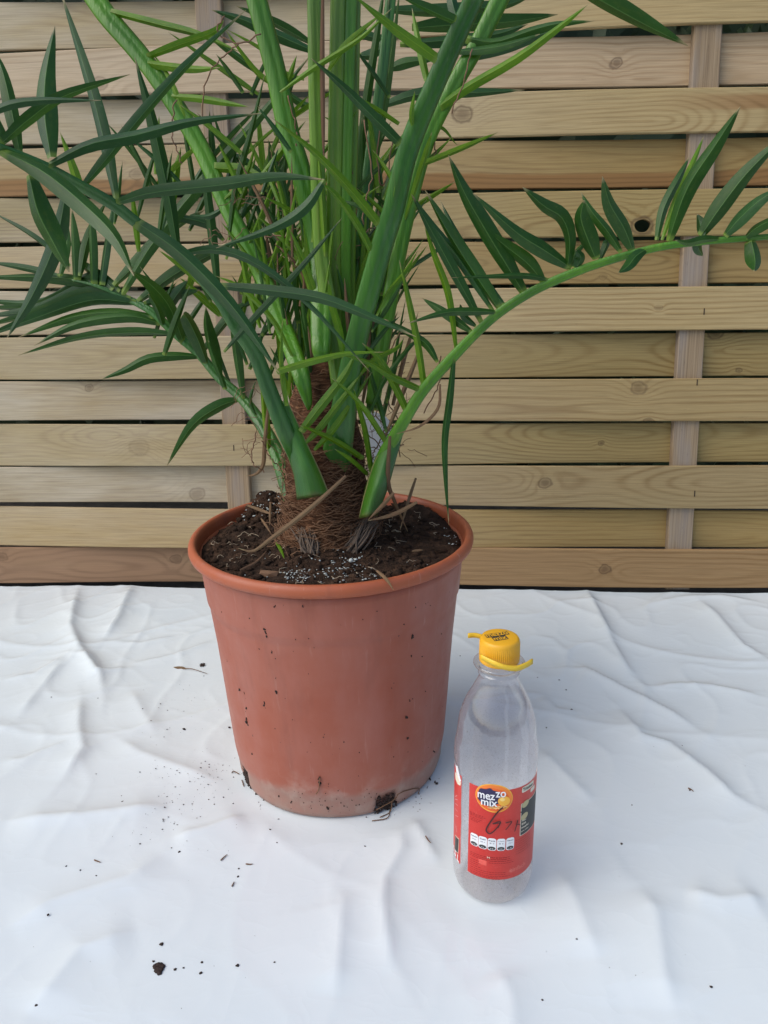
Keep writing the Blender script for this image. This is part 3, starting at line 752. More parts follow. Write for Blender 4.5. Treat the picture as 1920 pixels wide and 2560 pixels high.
frond('F1', [(775, 1240, .690, 50), (760, 1190, .672, 54), (740, 1135, .652, 50), (711, 1075, .640, 48), (672, 975, .632, 43), (639, 890, .625, 40), (590, 815, .615, 38), (545, 745, .606, 31), (470, 660, .594, 27), (400, 600, .582, 27), (337, 553, .57, 29), (278, 508, .56, 30), (186, 456, .545, 28), (105, 413, .53, 26), (0, 370, .515, 24), (-90, 335, .50, 22)], M_STEMB, .75)

def sheath(key, left, right, Y0, Y1, bulge, pale):
    n, m = 22, 10; A_ = curve_pts(left, n); B_ = curve_pts(right, n); vs, fs, uv = [], [], []
    for i in range(n):
        t = i / (n - 1); Y = Y0 + (Y1 - Y0) * t
        for j in range(m + 1):
            q = j / m; px, py = A_[i] * (1 - q) + B_[i] * q
            vs.append(at(px, py, Y - bulge * min(1, t * 1.6) * (1 - (2 * q - 1) ** 2) + .002 * mnoise.noise((q * 3, t * 3, Y0 * 90)))); uv.append((q if pale > 0 else 1 - q, t))
    for i in range(n - 1):
        for j in range(m): a = i * (m + 1) + j; fs.append((a, a + 1, a + m + 2, a + m + 1))
    k = len(vs)                                           # a real thickness of 1.5 mm
    vs += [v + Vector((0, .0015, 0)) for v in vs]; uv += uv
    fs += [tuple(q + k for q in f)[::-1] for f in fs]
    rim = [i * (m + 1) for i in range(n)] + [(n - 1) * (m + 1) + j for j in range(1, m + 1)] + [i * (m + 1) + m for i in range(n - 2, -1, -1)] + list(range(m - 1, 0, -1))
    fs += [(rim[i], rim[(i + 1) % len(rim)], rim[(i + 1) % len(rim)] + k, rim[i] + k) for i in range(len(rim))]
    link('leaf_sheath', mesh('leaf_sheath', vs, fs, uv), M_SHEATH, FR[key][0])
t = NT('sheath green'); uv_ = t.coord('UV'); u_, v_, _ = t.sep(uv_); stx = t.noise(t.mapv(uv_, (26, 1.6, 1)), 1.0, 4, .6); big_ = t.noise(t.coord(), 60, 4, .6)
c = t.mix(t.rng(u_, .1, .8), (.022, .105, .022, 1), (.055, .185, .010, 1)); c = t.mix(t.rng(stx, .45, .75, 0, .5), c, (.028, .085, .012, 1)); c = t.mix(t.rng(big_, .62, .75, 0, .5), c, (.10, .09, .03, 1))
c = t.mix(t.rng(u_, .955, .975, 0, .9), c, (.38, .32, .15, 1)); c = t.mix(t.math('MULTIPLY', t.rng(v_, .90, 1.0, 0, .75), t.rng(big_, .35, .6, .3, 1)), c, (.13, .08, .04, 1))
M_SHEATH = t.done(t.bsdf(c, .40, t.bump(stx, .4, .0015)))
sheath('F1', [(692, 1010), (716, 1110), (734, 1185), (742, 1250)], [(718, 1000), (768, 1110), (800, 1178), (824, 1236)], .644, .652, .016, 1)
sheath('F8', [(992, 1058), (938, 1150), (912, 1230), (896, 1296)], [(1012, 1070), (990, 1150), (972, 1215), (944, 1290)], .671, .664, .012, -1)

# --- F1 leaflets (large, nearest)
L = leaf
L('F1', [(290, 500), (240, 270), (150, -25)], 34, .06, M_LEAFB, .25)
L('F1', [(285, 510), (380, 482), (560, 462), (690, 443), (811, 449)], 30, -.03, M_LEAFB, .1)
L('F1', [(110, 418), (220, 362), (338, 338), (480, 302), (654, 283)], 31, .02, M_LEAFB, -.1)
L('F1', [(205, 470), (270, 392), (370, 270), (480, 150), (615, 25)], 26, .05, M_LEAFB, .2)
L('F1', [(127, 392), (112, 290), (114, 190), (137, 65)], 50, .05, M_LEAF, .15)
L('F1', [(50, 385), (32, 290), (10, 190), (-15, 120)], 32, .03, M_LEAF, 0)
L('F1', [(0, 362), (70, 300), (160, 240), (325, 186)], 30, .03, M_LEAF, .2)
L('F1', [(-60, 300), (20, 262), (110, 250), (253, 251)], 20, .01, M_LEAFB, 0)
L('F1', [(72, 436), (95, 530), (135, 610), (173, 680)], 54, -.02, M_LEAF, -.1)
L('F1', [(0, 375), (110, 430), (220, 520), (290, 595), (335, 690)], 46, -.05, M_LEAF, .1)
L('F1', [(337, 553), (450, 632), (580, 765), (698, 933)], 38, -.045, M_LEAFB, .05, base_w=.7)
L('F1', [(165, 480), (140, 600), (85, 730), (17, 845)], 40, .01, M_LEAFB, -.3)
L('F1', [(10, 360), (-10, 320), (-30, 250)], 30, 0, M_LEAF)
L('F1', [(690, 928), (740, 912), (800, 896), (870, 882), (960, 880)], 19, -.03, M_SPINE, 0, base_w=.8, peak=.3)
L('F1', [(752, 1080), (790, 1030), (860, 940), (890, 880)], 24, .01, M_SPINE, .3, base_w=.7)
L('F1', [(762, 1110), (800, 1070), (870, 980), (905, 930)], 18, .02, M_SPINE, .3)
L('F1', [(786, 1126), (830, 1080), (880, 1010), (930, 930)], 20, .02, M_SPINE, -.2)
L('F1', [(715, 1015), (705, 960), (700, 890), (706, 800)], 16, .02, M_SPINE, .2, base_w=.7)
L('F1', [(640, 870), (600, 790), (560, 720)], 16, .03, M_LEAFB)
# --- F9 leaflets (behind, low left)
D9 = .02
L('F9', [(595, 999), (545, 1018), (480, 1065), (416, 1167)], 32, -D9, M_LEAF, .1)
L('F9', [(502, 891), (440, 888), (370, 895), (310, 925), (253, 948)], 25, -D9, M_LEAF, 0)
L('F9', [(437, 836), (330, 832), (200, 845), (44, 889)], 24, 0, M_LEAF, .1)
L('F9', [(400, 808), (320, 790), (190, 810), (84, 864)], 27, -.01, M_LEAF, .1)
L('F9', [(385, 790), (280, 780), (170, 795), (46, 843)], 30, .01, M_LEAF, -.1)
for k, (ex, ey, w) in enumerate([(-60, 850, 34), (-60, 822, 32), (-60, 795, 32), (-70, 770, 30), (-80, 745, 30)]):
    L('F9', [(340 - 14 * k, 758 - 9 * k), (230, 748 - 12 * k + (ey - 830) * .12), (100, (ey + 2 * 752) / 3 + 6), (ex, ey)], w, .01 * k, M_LEAF if k % 2 else M_LEAFB, .1)
L('F9', [(305, 745), (200, 702), (100, 692), (-60, 693)], 30, .02, M_LEAF, .1)
L('F9', [(312, 746), (240, 690), (175, 638)], 30, .02, M_LEAF, .1)
L('F9', [(460, 860), (425, 770), (380, 715), (325, 676)], 36, -.05, M_LEAF, .1)
L('F9', [(519, 914), (495, 850), (470, 800), (458, 785)], 36, -.03, M_LEAF, 0)
L('F9', [(548, 948), (530, 880), (516, 820), (514, 766)], 34, -.03, M_LEAF, .1)
L('F9', [(408, 818), (392, 770), (371, 735)], 22, -.03, M_LEAF)
L('F9', [(303, 738), (380, 610), (500, 460), (640, 300), (786, 126)], 33, -.04, M_LEAF, .1)
L('F9', [(285, 715), (360, 640), (420, 580), (520, 520)], 30, .02, M_LEAF, .1)
L('F9', [(345, 755), (430, 690), (520, 640), (610, 600)], 30, .02, M_LEAF, .1)
L('F9', [(400, 800), (440, 740), (470, 700)], 30, .01, M_LEAFB, .1)
L('F9', [(360, 760), (440, 740), (500, 725)], 26, .01, M_LEAFB, .1)
L('F9', [(500, 890), (560, 810), (600, 770), (680, 740)], 22, .02, M_LEAF, .1)
L('F9', [(607, 1001), (592, 900), (582, 820), (576, 740)], 27, -.03, M_LEAF, .4)
L('F9', [(671, 1127), (662, 1060), (655, 960), (650, 880)], 22, -.02, M_SPINE, .3)
L('F9', [(231, 710), (228, 600), (223, 500)], 24, .03, M_LEAF, .5, base_w=.8)
L('F9', [(252, 712), (266, 610), (284, 500)], 22, .03, M_LEAFB, .5, base_w=.8)
L('F9', [(188, 700), (184, 610), (179, 520)], 26, .04, M_LEAF, .5, base_w=.8)
L('F9', [(200, 690), (222, 590), (268, 500)], 22, .05, M_LEAF, .3)
L('F9', [(150, 690), (165, 620), (170, 560)], 20, .05, M_LEAF, .3)
L('F9', [(175, 665), (80, 590), (-20, 530)], 15, .02, M_LEAFB, .2)
L('F9', [(150, 690), (60, 670), (-30, 655)], 18, .03, M_LEAFB, .2)
L('F9', [(640, 1040), (625, 1000), (640, 950)], 10, .0, M_LEAF)
# leaflets reaching up from the far left frond, seen behind the stems
L('F9', [(447, 640), (420, 480), (380, 300), (337, 143)], 32, .0, M_LEAFB, .1, y0=.80)
L('F9', [(546, 750), (530, 600), (515, 470), (505, 355)], 24, .0, M_LEAFB, .2, y0=.82)
L('F9', [(572, 600), (590, 470), (630, 320), (662, 185)], 15, .0, M_LEAF, .2, y0=.76)
L('F9', [(412, 560), (430, 470), (452, 368)], 26, .0, M_SPINE, .2, y0=.86)
L('F9', [(285, 560), (292, 500), (306, 402)], 13, .0, M_LEAF, .2, y0=.84)
L('F9', [(200, 480), (185, 430), (150, 330)], 22, .0, M_SPINE, .1, y0=.80)
L('F9', [(690, 470), (600, 395), (560, 415)], 18, .0, M_LEAFB, .1, y0=.86)
L('F9', [(560, 600), (520, 560), (440, 540), (470, 538)], 20, .0, M_LEAFB, .1, y0=.86)
L('F9', [(430, 640), (540, 625), (650, 665), (780, 770), (925, 930)], 22, -.02, M_LEAFB, .2, y0=.58, peak=.3)
L('F9', [(548, 715), (660, 725), (800, 745), (920, 790), (1040, 842)], 27, -.02, M_LEAFB, .1, y0=.57, base_w=.55)
L('F9', [(811, 449), (760, 520), (680, 570), (540, 620)], 26, .0, M_LEAFB, .2, y0=.55)
L('F9', [(560, 880), (640, 790), (760, 660), (855, 545)], 16, .0, M_LEAFB, .2, y0=.60)
# --- F2 leaflets / spines
L('F2', [(275, 30), (400, 62), (500, 88), (600, 130)], 16, -.02, M_SPINE, .3, base_w=.8)
L('F2', [(368, 143), (440, 115), (530, 82), (560, 50)], 18, -.02, M_SPINE, .3, base_w=.7)
L('F2', [(352, 155), (420, 165), (490, 172), (550, 169)], 18, -.03, M_SPINE, 0, base_w=.8)
L('F2', [(424, 240), (500, 246), (560, 256), (622, 267)], 16, -.02, M_SPINE, 0, base_w=.8)
L('F2', [(535, 420), (600, 425), (660, 440)], 24, -.02, M_SPINE, 0, base_w=.9)
L('F2', [(560, 500), (610, 450), (640, 360)], 13, -.01, M_SPINE, .3)
L('F2', [(620, 610), (650, 540), (690, 440)], 16, -.01, M_SPINE, .3)
L('F2', [(660, 700), (690, 620), (710, 540)], 14, -.01, M_SPINE, .3)
L('F2', [(735, 900), (680, 800), (600, 720), (540, 690)], 15, .0, M_SPINE, .2)
L('F2', [(650, 820), (620, 720), (600, 620)], 18, .0, M_SPINE, .2)
L('F2', [(560, 520), (520, 540), (470, 538)], 14, .01, M_LEAFB, .2)
L('F2', [(470, 320), (430, 210), (380, 130)], 12, .02, M_SPINE)
# --- upper left dark leaf behind and fence-side leaves
L('F3', [(790, 130), (700, 90), (610, 50), (528, 24)], 26, .0, M_LEAFB, .1, y0=.90)
L('F3', [(780, 110), (690, 60), (590, 15)], 22, .0, M_LEAFB, .1, y0=.92)
L('F3', [(760, 200), (700, 180), (660, 130), (560, 70)], 14, .0, M_SPINE, .1, y0=.80)
L('F3', [(700, 220), (640, 180), (560, 70)], 13, .0, M_SPINE, .1, y0=.79)
L('F3', [(650, 240), (560, 180), (420, 80)], 14, .0, M_SPINE, .1, y0=.83)
L('F3', [(660, 190), (580, 130), (520, 90)], 16, .0, M_LEAF, .1, y0=.86)
# --- F6 leaflets
L('F6', [(1095, 148), (1020, 95), (960, 50), (880, -15)], 24, -.02, M_STEMB and M_SPINE, .2, base_w=.9, peak=.2)
L('F6', [(1140, 55), (1080, 28), (990, -15)], 22, -.02, M_LEAFB, .2, base_w=.9)
L('F6', [(1003, 362), (940, 300), (860, 220), (777, 145)], 24, -.02, M_LEAFB, .15, base_w=.8, peak=.25)
L('F6', [(950, 565), (880, 480), (790, 385), (680, 295)], 22, -.02, M_SPINE, .2, base_w=.9, peak=.25)
L('F6', [(933, 640), (890, 560), (840, 490), (800, 455)], 18, -.02, M_SPINE, .2, base_w=.9)
L('F6', [(945, 555), (900, 520), (850, 500)], 14, .01, M_LEAF, .2)
L('F6', [(860, 900), (850, 830), (830, 760), (820, 700)], 20, -.01, M_SPINE, .2)
L('F6', [(1030, 330), (1028, 280), (1037, 228)], 13, -.01, M_SPINE, .2)
L('F6', [(1000, 400), (985, 480), (975, 560)], 12, .01, M_SPINE, .2)
L('F6', [(1068, 200), (1050, 120), (1030, 20)], 17, .02, M_SPINE, .3, base_w=.8)
L('F6', [(1150, 70), (1130, 0), (1128, -60)], 24, .02, M_LEAFB, .3, base_w=.8)
L('F7', [(1090, 272), (1170, 215), (1290, 145), (1400, 65), (1469, 12)], 24, -.04, M_SPINE, .3, base_w=.8, peak=.3)
L('F7', [(1048, 414), (1120, 385), (1180, 360), (1245, 331)], 14, -.05, M_SPINE, .2, base_w=.9)
L('F7', [(1165, 95), (1240, 104), (1330, 75), (1400, 58), (1487, 52)], 22, -.03, M_LEAF, .3, base_w=.8)
L('F7', [(1130, 130), (1250, 115), (1350, 85)], 22, -.02, M_LEAF, .3)
L('F7', [(1010, 560), (1060, 400), (1080, 330)], 14, -.02, M_SPINE, .2)
L('F7', [(1020, 430), (1090, 320), (1145, 365)], 10, .02, M_SPINE, .2)
# dark leaves close to the fence, upper middle and right
L('F10', [(946, 268), (1050, 235), (1180, 232), (1312, 225)], 25, .0, M_LEAFB, .1, y0=.93)
L('F10', [(1030, 70), (1140, 62), (1270, 55), (1395, 36)], 38, .0, M_LEAFB, .1, y0=.94)
L('F10', [(960, 25), (1090, 28), (1250, 15), (1330, -10)], 26, .0, M_LEAFB, .1, y0=.96)
L('F10', [(972, 172), (1020, 155), (1090, 148)], 24, .0, M_LEAF, .1, y0=.92)
L('F10', [(1000, 110), (1120, 100), (1240, 85), (1320, 60)], 26, .0, M_LEAFB, .1, y0=.95)
L('F10', [(1160, 150), (1260, 118), (1340, 90), (1400, 70)], 24, .0, M_LEAFB, .1, y0=.92)
L('F10', [(1400, -60), (1500, 0), (1610, 60), (1720, 115)], 40, .0, M_LEAF, .15, y0=.72)
L('F10', [(900, 140), (940, 130), (1000, 60)], 22, .0, M_LEAFB, .1, y0=.88)
L('F10', [(880, 60), (920, 90), (1000, 100)], 20, .0, M_LEAFB, .1, y0=.9)
L('F10', [(905, 640), (935, 400), (960, 200), (975, -40)], 26, .0, M_LEAF, .5, y0=.76, base_w=.8)
L('F10', [(890, 520), (910, 300), (940, 100), (962, -40)], 20, .0, M_LEAF, .5, y0=.77, base_w=.8)
L('F10', [(930, 420), (965, 220), (1000, -30)], 22, .0, M_LEAF, .4, y0=.78, base_w=.8)
L('F10', [(910, 440), (980, 380), (1040, 330)], 18, .0, M_LEAF, .1, y0=.85)
L('F10', [(690, 210), (760, 260), (810, 260)], 16, .0, M_LEAF, .1, y0=.88)
L('F10', [(820, 180), (870, 110), (960, 30)], 15, .0, M_SPINE, .1, y0=.69)
L('F10', [(700, 230), (790, 165), (900, 95), (980, 20)], 13, .0, M_SPINE, .1, y0=.68)
# --- F8 leaflets (right)
L('F8', [(1671, 603), (1716, 475), (1790, 360), (1851, 266)], 38, -.02, M_LEAF, .1)
L('F8', [(1752, 590), (1800, 520), (1870, 430), (1970, 330)], 42, -.02, M_LEAF, .1)
L('F8', [(1642, 600), (1660, 520), (1700, 440), (1724, 392)], 22, .03, M_LEAF, .2)
L('F8', [(1655, 600), (1690, 500), (1735, 400), (1760, 340)], 16, .06, M_SPINE, .2)
L('F8', [(1583, 628), (1560, 570), (1525, 510), (1506, 441)], 38, -.02, M_LEAF, .1)
L('F8', [(1553, 630), (1520, 580), (1480, 530), (1452, 480)], 24, .02, M_LEAF, .1)
L('F8', [(1490, 648), (1470, 600), (1452, 545), (1460, 500)], 46, -.01, M_LEAF, .1)
L('F8', [(1418, 674), (1424, 600), (1405, 545), (1360, 515), (1306, 468)], 34, -.02, M_LEAF, .1, peak=.55)
L('F8', [(1425, 668), (1360, 625), (1290, 580), (1182, 483)], 38, -.02, M_LEAF, .1)
L('F8', [(1358, 705), (1320, 660), (1270, 620), (1215, 575)], 36, .0, M_LEAF, .1)
L('F8', [(1312, 737), (1262, 655), (1205, 560), (1160, 480), (1121, 388)], 44, -.01, M_LEAF, .1)
L('F8', [(1248, 775), (1190, 690), (1120, 580), (1062, 475)], 36, .02, M_LEAF, .1)
L('F8', [(1262, 765), (1210, 700), (1150, 600), (1100, 500)], 26, .04, M_LEAFB, .1)
L('F8', [(1235, 780), (1150, 650), (1080, 560), (1030, 487)], 22, .04, M_LEAFB, .1)
L('F8', [(1204, 808), (1140, 690), (1080, 580), (1028, 485)], 28, .0, M_LEAFB, .1)
L('F8', [(1141, 885), (1120, 740), (1085, 640), (1060, 560)], 18, .01, M_SPINE, .2)
L('F8', [(1135, 885), (1122, 1000), (1110, 1100), (1113, 1200), (1122, 1312)], 20, -.01, M_LEAFB, .2, peak=.3)
L('F8', [(1372, 698), (1310, 688), (1230, 690), (1128, 694)], 15, -.03, M_LEAF, .1, peak=.25)
L('F8', [(1245, 780), (1180, 778), (1110, 782), (1019, 808)], 20, -.03, M_LEAF, .1)
L('F8', [(1180, 830), (1110, 780), (1055, 745)], 24, .03, M_LEAF, .2)
L('F8', [(1617, 622), (1590, 640), (1570, 665), (1546, 682)], 28, -.02, M_LEAF, .1)
L('F8', [(1878, 600), (1885, 630), (1888, 655), (1886, 678)], 36, -.02, M_LEAF, .1, base_w=.7)
L('F8', [(1800, 598), (1760, 600), (1720, 608), (1688, 600)], 20, -.02, M_LEAF, .1)
L('F8', [(1811, 590), (1850, 545), (1900, 500), (1960, 465)], 36, -.02, M_LEAFB, .1)
L('F8', [(1861, 596), (1890, 570), (1940, 545), (1990, 530)], 26, -.02, M_LEAF, .1)
L('F8', [(1755, 592), (1750, 560), (1742, 535)], 26, .01, M_LEAFB, .1)
L('F8', [(1740, 600), (1748, 625), (1758, 640)], 24, .02, M_LEAFB, .1)
L('F8', [(1440, 672), (1452, 645), (1440, 625)], 24, -.01, M_LEAFB, .1)
L('F8', [(1430, 668), (1440, 630), (1480, 590)], 16, .02, M_LEAF, .1)
L('F8', [(1500, 650), (1520, 600), (1510, 590)], 18, .02, M_LEAF, .1)
L('F8', [(1190, 815), (1160, 790), (1150, 760)], 18, -.01, M_LEAFB, .1)
# spines of F8's base and the tangle in front of the trunk
L('F8', [(1053, 973), (980, 940), (920, 905), (844, 884)], 18, -.05, M_SPINE, .2, base_w=.9, peak=.2)
L('F8', [(965, 1110), (920, 1040), (880, 990), (829, 945)], 17, -.05, M_SPINE, .2, base_w=.9, peak=.2)
L('F8', [(930, 1180), (915, 1080), (895, 1010), (884, 972)], 15, -.04, M_SPINE, .2, base_w=.9, peak=.2)
L('F8', [(908, 1148), (850, 1110), (790, 1080), (748, 1063)], 15, -.05, M_SPINE, .2, base_w=.9, peak=.2)
L('F8', [(920, 1186), (880, 1150), (836, 1122)], 12, -.04, M_SPINE, .2, base_w=.9)
L('F8', [(1018, 1028), (985, 960), (950, 900), (905, 857)], 19, -.02, M_SPINE, .2, base_w=.9)
L('F8', [(1061, 968), (1045, 860), (1020, 740), (998, 650)], 17, .02, M_SPINE, .3, base_w=.9)
L('F8', [(1094, 905), (1065, 860), (1010, 825), (960, 797)], 20, .03, M_LEAF, .2)
L('F8', [(965, 1080), (950, 1020), (930, 950), (920, 900)], 14, .03, M_LEAF, .2)
L('F8', [(960, 1100), (1000, 1000), (1040, 900), (1045, 880)], 12, .02, M_BROWN and M_DEADL, .2)
L('F8', [(920, 1040), (960, 950), (1020, 870), (1040, 850)], 13, .03, M_LEAF, .2)
L('F6', [(940, 790), (970, 730), (1010, 680), (1045, 625)], 15, .04, M_SPINE, .2)
L('F6', [(930, 830), (975, 760), (1020, 680)], 12, .05, M_LEAF, .2)
L('F6', [(900, 910), (960, 830), (1000, 790)], 12, .03, M_LEAF, .2)
L('F6', [(880, 960), (930, 900), (990, 870), (1010, 845)], 14, .03, M_SPINE, .2)
# thin spikes filling the heart of the plant
for k in range(120):
    x = random.gauss(830, 80); y = random.uniform(600, 1060); ln = random.uniform(110, 280); lean_ = (x - 830) * .35 + random.gauss(0, 35)
    Yc = random.uniform(.69, .79)
    L(random.choice(('F3', 'F5', 'F10')), [(x, y), (x + lean_ * .45, y - ln * .5), (x + lean_, y - ln)], random.uniform(8, 16), 0, random.choice((M_SPINE, M_SPINE, M_LEAF, M_LEAF, M_DEADL)), random.uniform(-.5, .5), y0=Yc, base_w=.8)
for k in range(44):
    x = random.uniform(560, 770); y = random.uniform(480, 1000); ln = random.uniform(100, 260); s_ = random.choice((-1, 1))
    L('F2', [(x, y), (x + s_ * ln * .2, y - ln * .55), (x + s_ * ln * .35, y - ln)], random.uniform(9, 16), 0, random.choice((M_SPINE, M_LEAF, M_LEAFB)), random.uniform(-.5, .5), y0=random.uniform(.78, .86), base_w=.8)
for k in range(60):                                      # thin spikes crossing at a slant among the stems
    x = random.uniform(600, 1010); y = random.uniform(230, 760); ln = random.uniform(90, 210); a = math.radians(random.uniform(18, 62)) * random.choice((-1, 1))
    dx, dy = math.sin(a) * ln, -math.cos(a) * ln
    L(random.choice(('F2', 'F3', 'F5')), [(x, y), (x + dx * .5, y + dy * .52), (x + dx, y + dy)], random.uniform(8, 14), random.uniform(-.02, .02), random.choice((M_SPINE, M_SPINE, M_LEAF, M_LEAFB)), random.uniform(-.5, .5), y0=random.uniform(.70, .84), base_w=.8)
for k in range(46):                                      # fine blades of further fronds behind, left of the stems
    x = random.uniform(330, 700); y = random.uniform(420, 900); ln = random.uniform(110, 240); a = math.radians(random.uniform(-55, 50))
    L('F2', [(x, y), (x + math.sin(a) * ln * .5, y - math.cos(a) * ln * .53), (x + math.sin(a) * ln, y - math.cos(a) * ln)], random.uniform(9, 19), 0, random.choice((M_LEAF, M_LEAF, M_LEAFB, M_SPINE)), random.uniform(-.5, .5), y0=random.uniform(.80, .90), base_w=.6)
for k in range(70):                                      # dark heart of the crown
    x = random.uniform(745, 965); y = random.uniform(700, 960); ln = random.uniform(120, 260)
    L('F10', [(x, y), (x + random.gauss(0, 10), y - ln * .5), (x + (x - 850) * .3 + random.gauss(0, 14), y - ln)], random.uniform(12, 24), 0, random.choice((M_LEAF, M_LEAF, M_SPINE, M_DEADL)), random.uniform(-.7, .7), y0=random.uniform(.735, .78), base_w=.9)
for k in range(34):
    x = random.uniform(850, 960); y = random.uniform(420, 1000); ln = random.uniform(120, 260); s_ = random.uniform(-.3, .6)
    L('F10', [(x, y), (x + s_ * ln * .4, y - ln * .55), (x + s_ * ln, y - ln)], random.uniform(9, 16), 0, random.choice((M_SPINE, M_LEAF, M_LEAF, M_LEAFB)), random.uniform(-.5, .5), y0=random.uniform(.74, .82), base_w=.8)
# dead strips on the stem bases, lying across the soil
def dead(pts, w, ys, mat=M_DEADL):
    P = [at(a, b, y) for (a, b), y in zip(pts, ys)]
    blade('dead_leaflet', P, w * .68 / F, mat, PALM, random.uniform(-.3, .3), .3, .6, .4)
def ysoil(px, py):
    p = ground(px, py, SOILZ + .003); return p.y
def dsoil(pts, w, lift=0.0, mat=M_DEADL):
    P = []
    for a, b in pts:
        p = ground(a, b, SOILZ + .004 + lift); p.z = max(soil_h(p.x, p.y) + .0025, p.z); P.append(p)
    blade('dead_leaflet', P, w * .65 / F, mat, PALM, random.uniform(-.3, .3), .3, .6, .4)
dead([(865, 1190), (800, 1250), (740, 1300), (680, 1345), (633, 1378), (594, 1370)], 12, [.625, .62, .617, .615, .613, .612], M_DEADL)
dsoil([(740, 1310), (690, 1345), (650, 1372)], 12)
dead([(1043, 1255), (985, 1285), (920, 1302)], 11, [.66, .655, .65]); dead([(985, 1232), (955, 1265), (920, 1300)], 11, [.65, .65, .65])
dead([(1040, 1195), (1022, 1250), (1000, 1325)], 9, [.70, .69, .68]); dead([(975, 1090), (970, 1200), (985, 1250), (1020, 1330)], 12, [.655, .66, .67, .68], M_DEADL)
dead([(1100, 960), (1095, 1020), (1050, 1065), (990, 1085)], 8, [.655, .65, .65, .655])
dead([(670, 1020), (662, 1100), (658, 1160), (640, 1185), (610, 1190)], 12, [.74, .74, .74, .74, .74], M_DEADL)
dead([(616, 1262), (660, 1278), (675, 1284)], 9, [.77, .765, .76]); dead([(676, 1255), (675, 1285), (674, 1312)], 7, [.74, .735, .73])
dsoil([(860, 1335), (830, 1362), (790, 1380)], 9); dsoil([(862, 1350), (848, 1375), (836, 1396)], 9); dsoil([(940, 1425), (965, 1447), (984, 1475)], 8, .012); dsoil([(1030, 1378), (1058, 1375)], 7)
dsoil([(897, 1340), (940, 1335)], 7); dsoil([(690, 1360), (702, 1380), (711, 1398)], 9, 0, M_SPINE); dsoil([(652, 1300), (666, 1320), (678, 1342)], 7); dsoil([(600, 1425), (640, 1405), (668, 1375)], 7, 0, M_BROWN)
dead([(807, -10), (806, 150), (808, 320), (810, 410)], 11, [.682, .682, .684, .686], M_BROWN)
# brown curling threads
def threads():
    mb = MB()
    T = [[(560, 40), (545, 80), (600, 110), (650, 80)], [(505, 290), (515, 200), (560, 140), (600, 110)], [(910, 300), (930, 430), (915, 500), (905, 560)], [(950, 300), (945, 420), (960, 460), (985, 330)],
         [(840, 500), (870, 560), (905, 580), (930, 570)], [(640, 590), (700, 590), (720, 600)], [(690, 610), (730, 650), (740, 665)], [(1100, 890), (1098, 960), (1060, 1030)], [(1000, 830), (975, 880), (955, 960)],
         [(970, 1000), (1000, 1070), (975, 1120), (1010, 1110)], [(940, 1040), (985, 1090), (1000, 1140)], [(915, 1080), (960, 1130), (950, 1170)], [(640, 1080), (630, 1150), (660, 1180)], [(655, 1100), (672, 1140), (700, 1170)],
         [(1075, 330), (1090, 380), (1070, 400)], [(455, 410), (430, 330), (440, 250)], [(925, 1000), (945, 1080), (985, 1060)], [(960, 1010), (930, 1060), (990, 1100)], [(985, 1060), (940, 1120), (930, 1150)],
         [(1010, 900), (1000, 960), (1030, 930)], [(880, 420), (890, 500), (870, 560)], [(720, 240), (740, 330), (735, 400)], [(1180, 120), (1160, 200), (1130, 280)]]
    for q in T:
        Y = random.uniform(.68, .73)
        C = [at(a, b, Y) for a, b in curve_pts(q, 16)]
        C = [p + Vector((random.gauss(0, .0005), random.gauss(0, .002), random.gauss(0, .0005))) for p in C]
        mb.add(*tube(C, [.0006] * 16, 5))
    for _ in range(100):
        x, y = random.choice(((960, 1090), (680, 1080), (900, 1120), (620, 1040), (850, 620), (930, 640), (710, 590), (560, 540), (990, 960))); x += random.gauss(0, 34); y += random.gauss(0, 60)
        Y = random.uniform(.69, .77); h = random.uniform(0, 6.3); P = []; px_, py_ = x, y
        for _k in range(7):
            h += random.gauss(0, .55); px_ += 9 * math.cos(h); py_ += 9 * math.sin(h); P.append(at(px_, py_, Y))
        mb.add(*tube(P, [.00035] * 7, 3))
    tag(mb.build('dry_fibre', plain('dry thread', (.19, .105, .06), .9), PALM), kind='stuff')
    gb = MB()                                             # grey frayed stubs of old leaf bases
    for (bx, by, tx, ty) in ((775, 1385, 765, 1325), (872, 1375, 915, 1305)):
        a = ground(bx, by, SOILZ); b = at(tx, ty, a.y + .012); C = [a * (1 - q) + b * q + Vector((0, .002, 0)) for q in (0, .25, .5, .7, .8)]
        gb.add(*tube(C, [.0085, .0075, .006, .0045, .001], 9))
        for _ in range(110):
            o1, o2 = random.gauss(0, 12), random.gauss(0, 12)
            a = ground(bx + o1, by + abs(random.gauss(0, 5)), SOILZ + .004); b = at(tx + o2 * 1.2, ty + random.gauss(0, 6), a.y + .012)
            m = (a + b) / 2 + Vector((random.gauss(0, .002), -.003, 0))
            gb.add(*tube([Vector(q) for q in curve_pts([tuple(a), tuple(m), tuple(b)], 6)], [.0011, .0011, .0010, .0008, .0006, .0003], 4))
    tag(gb.build('frayed_leaf_base', M_GREYF, PALM), kind='stuff')
threads()

# white plant tag behind the stems
def build_tag():
    root = empty('plant_tag', at(945, 1290, .775)); tag(root, 'white plastic plant tag stuck in the soil behind the palm stems', 'plant tag')
    pts = [(905, 1022), (935, 1028), (965, 1042), (980, 1060), (976, 1130), (962, 1225), (945, 1300), (930, 1300), (925, 1150), (915, 1080)]
    vs = [at(a, b, .775) for a, b in pts] + [at(a, b, .776) for a, b in pts]; n = len(pts)
    fs = [tuple(range(n)), tuple(range(n, 2 * n))[::-1]] + [(i, n + i, n + (i + 1) % n, (i + 1) % n) for i in range(n)]
    link('tag_blade', mesh('tag_blade', vs, fs), plain('tag white', (.74, .77, .80), .45), root, False)
build_tag()

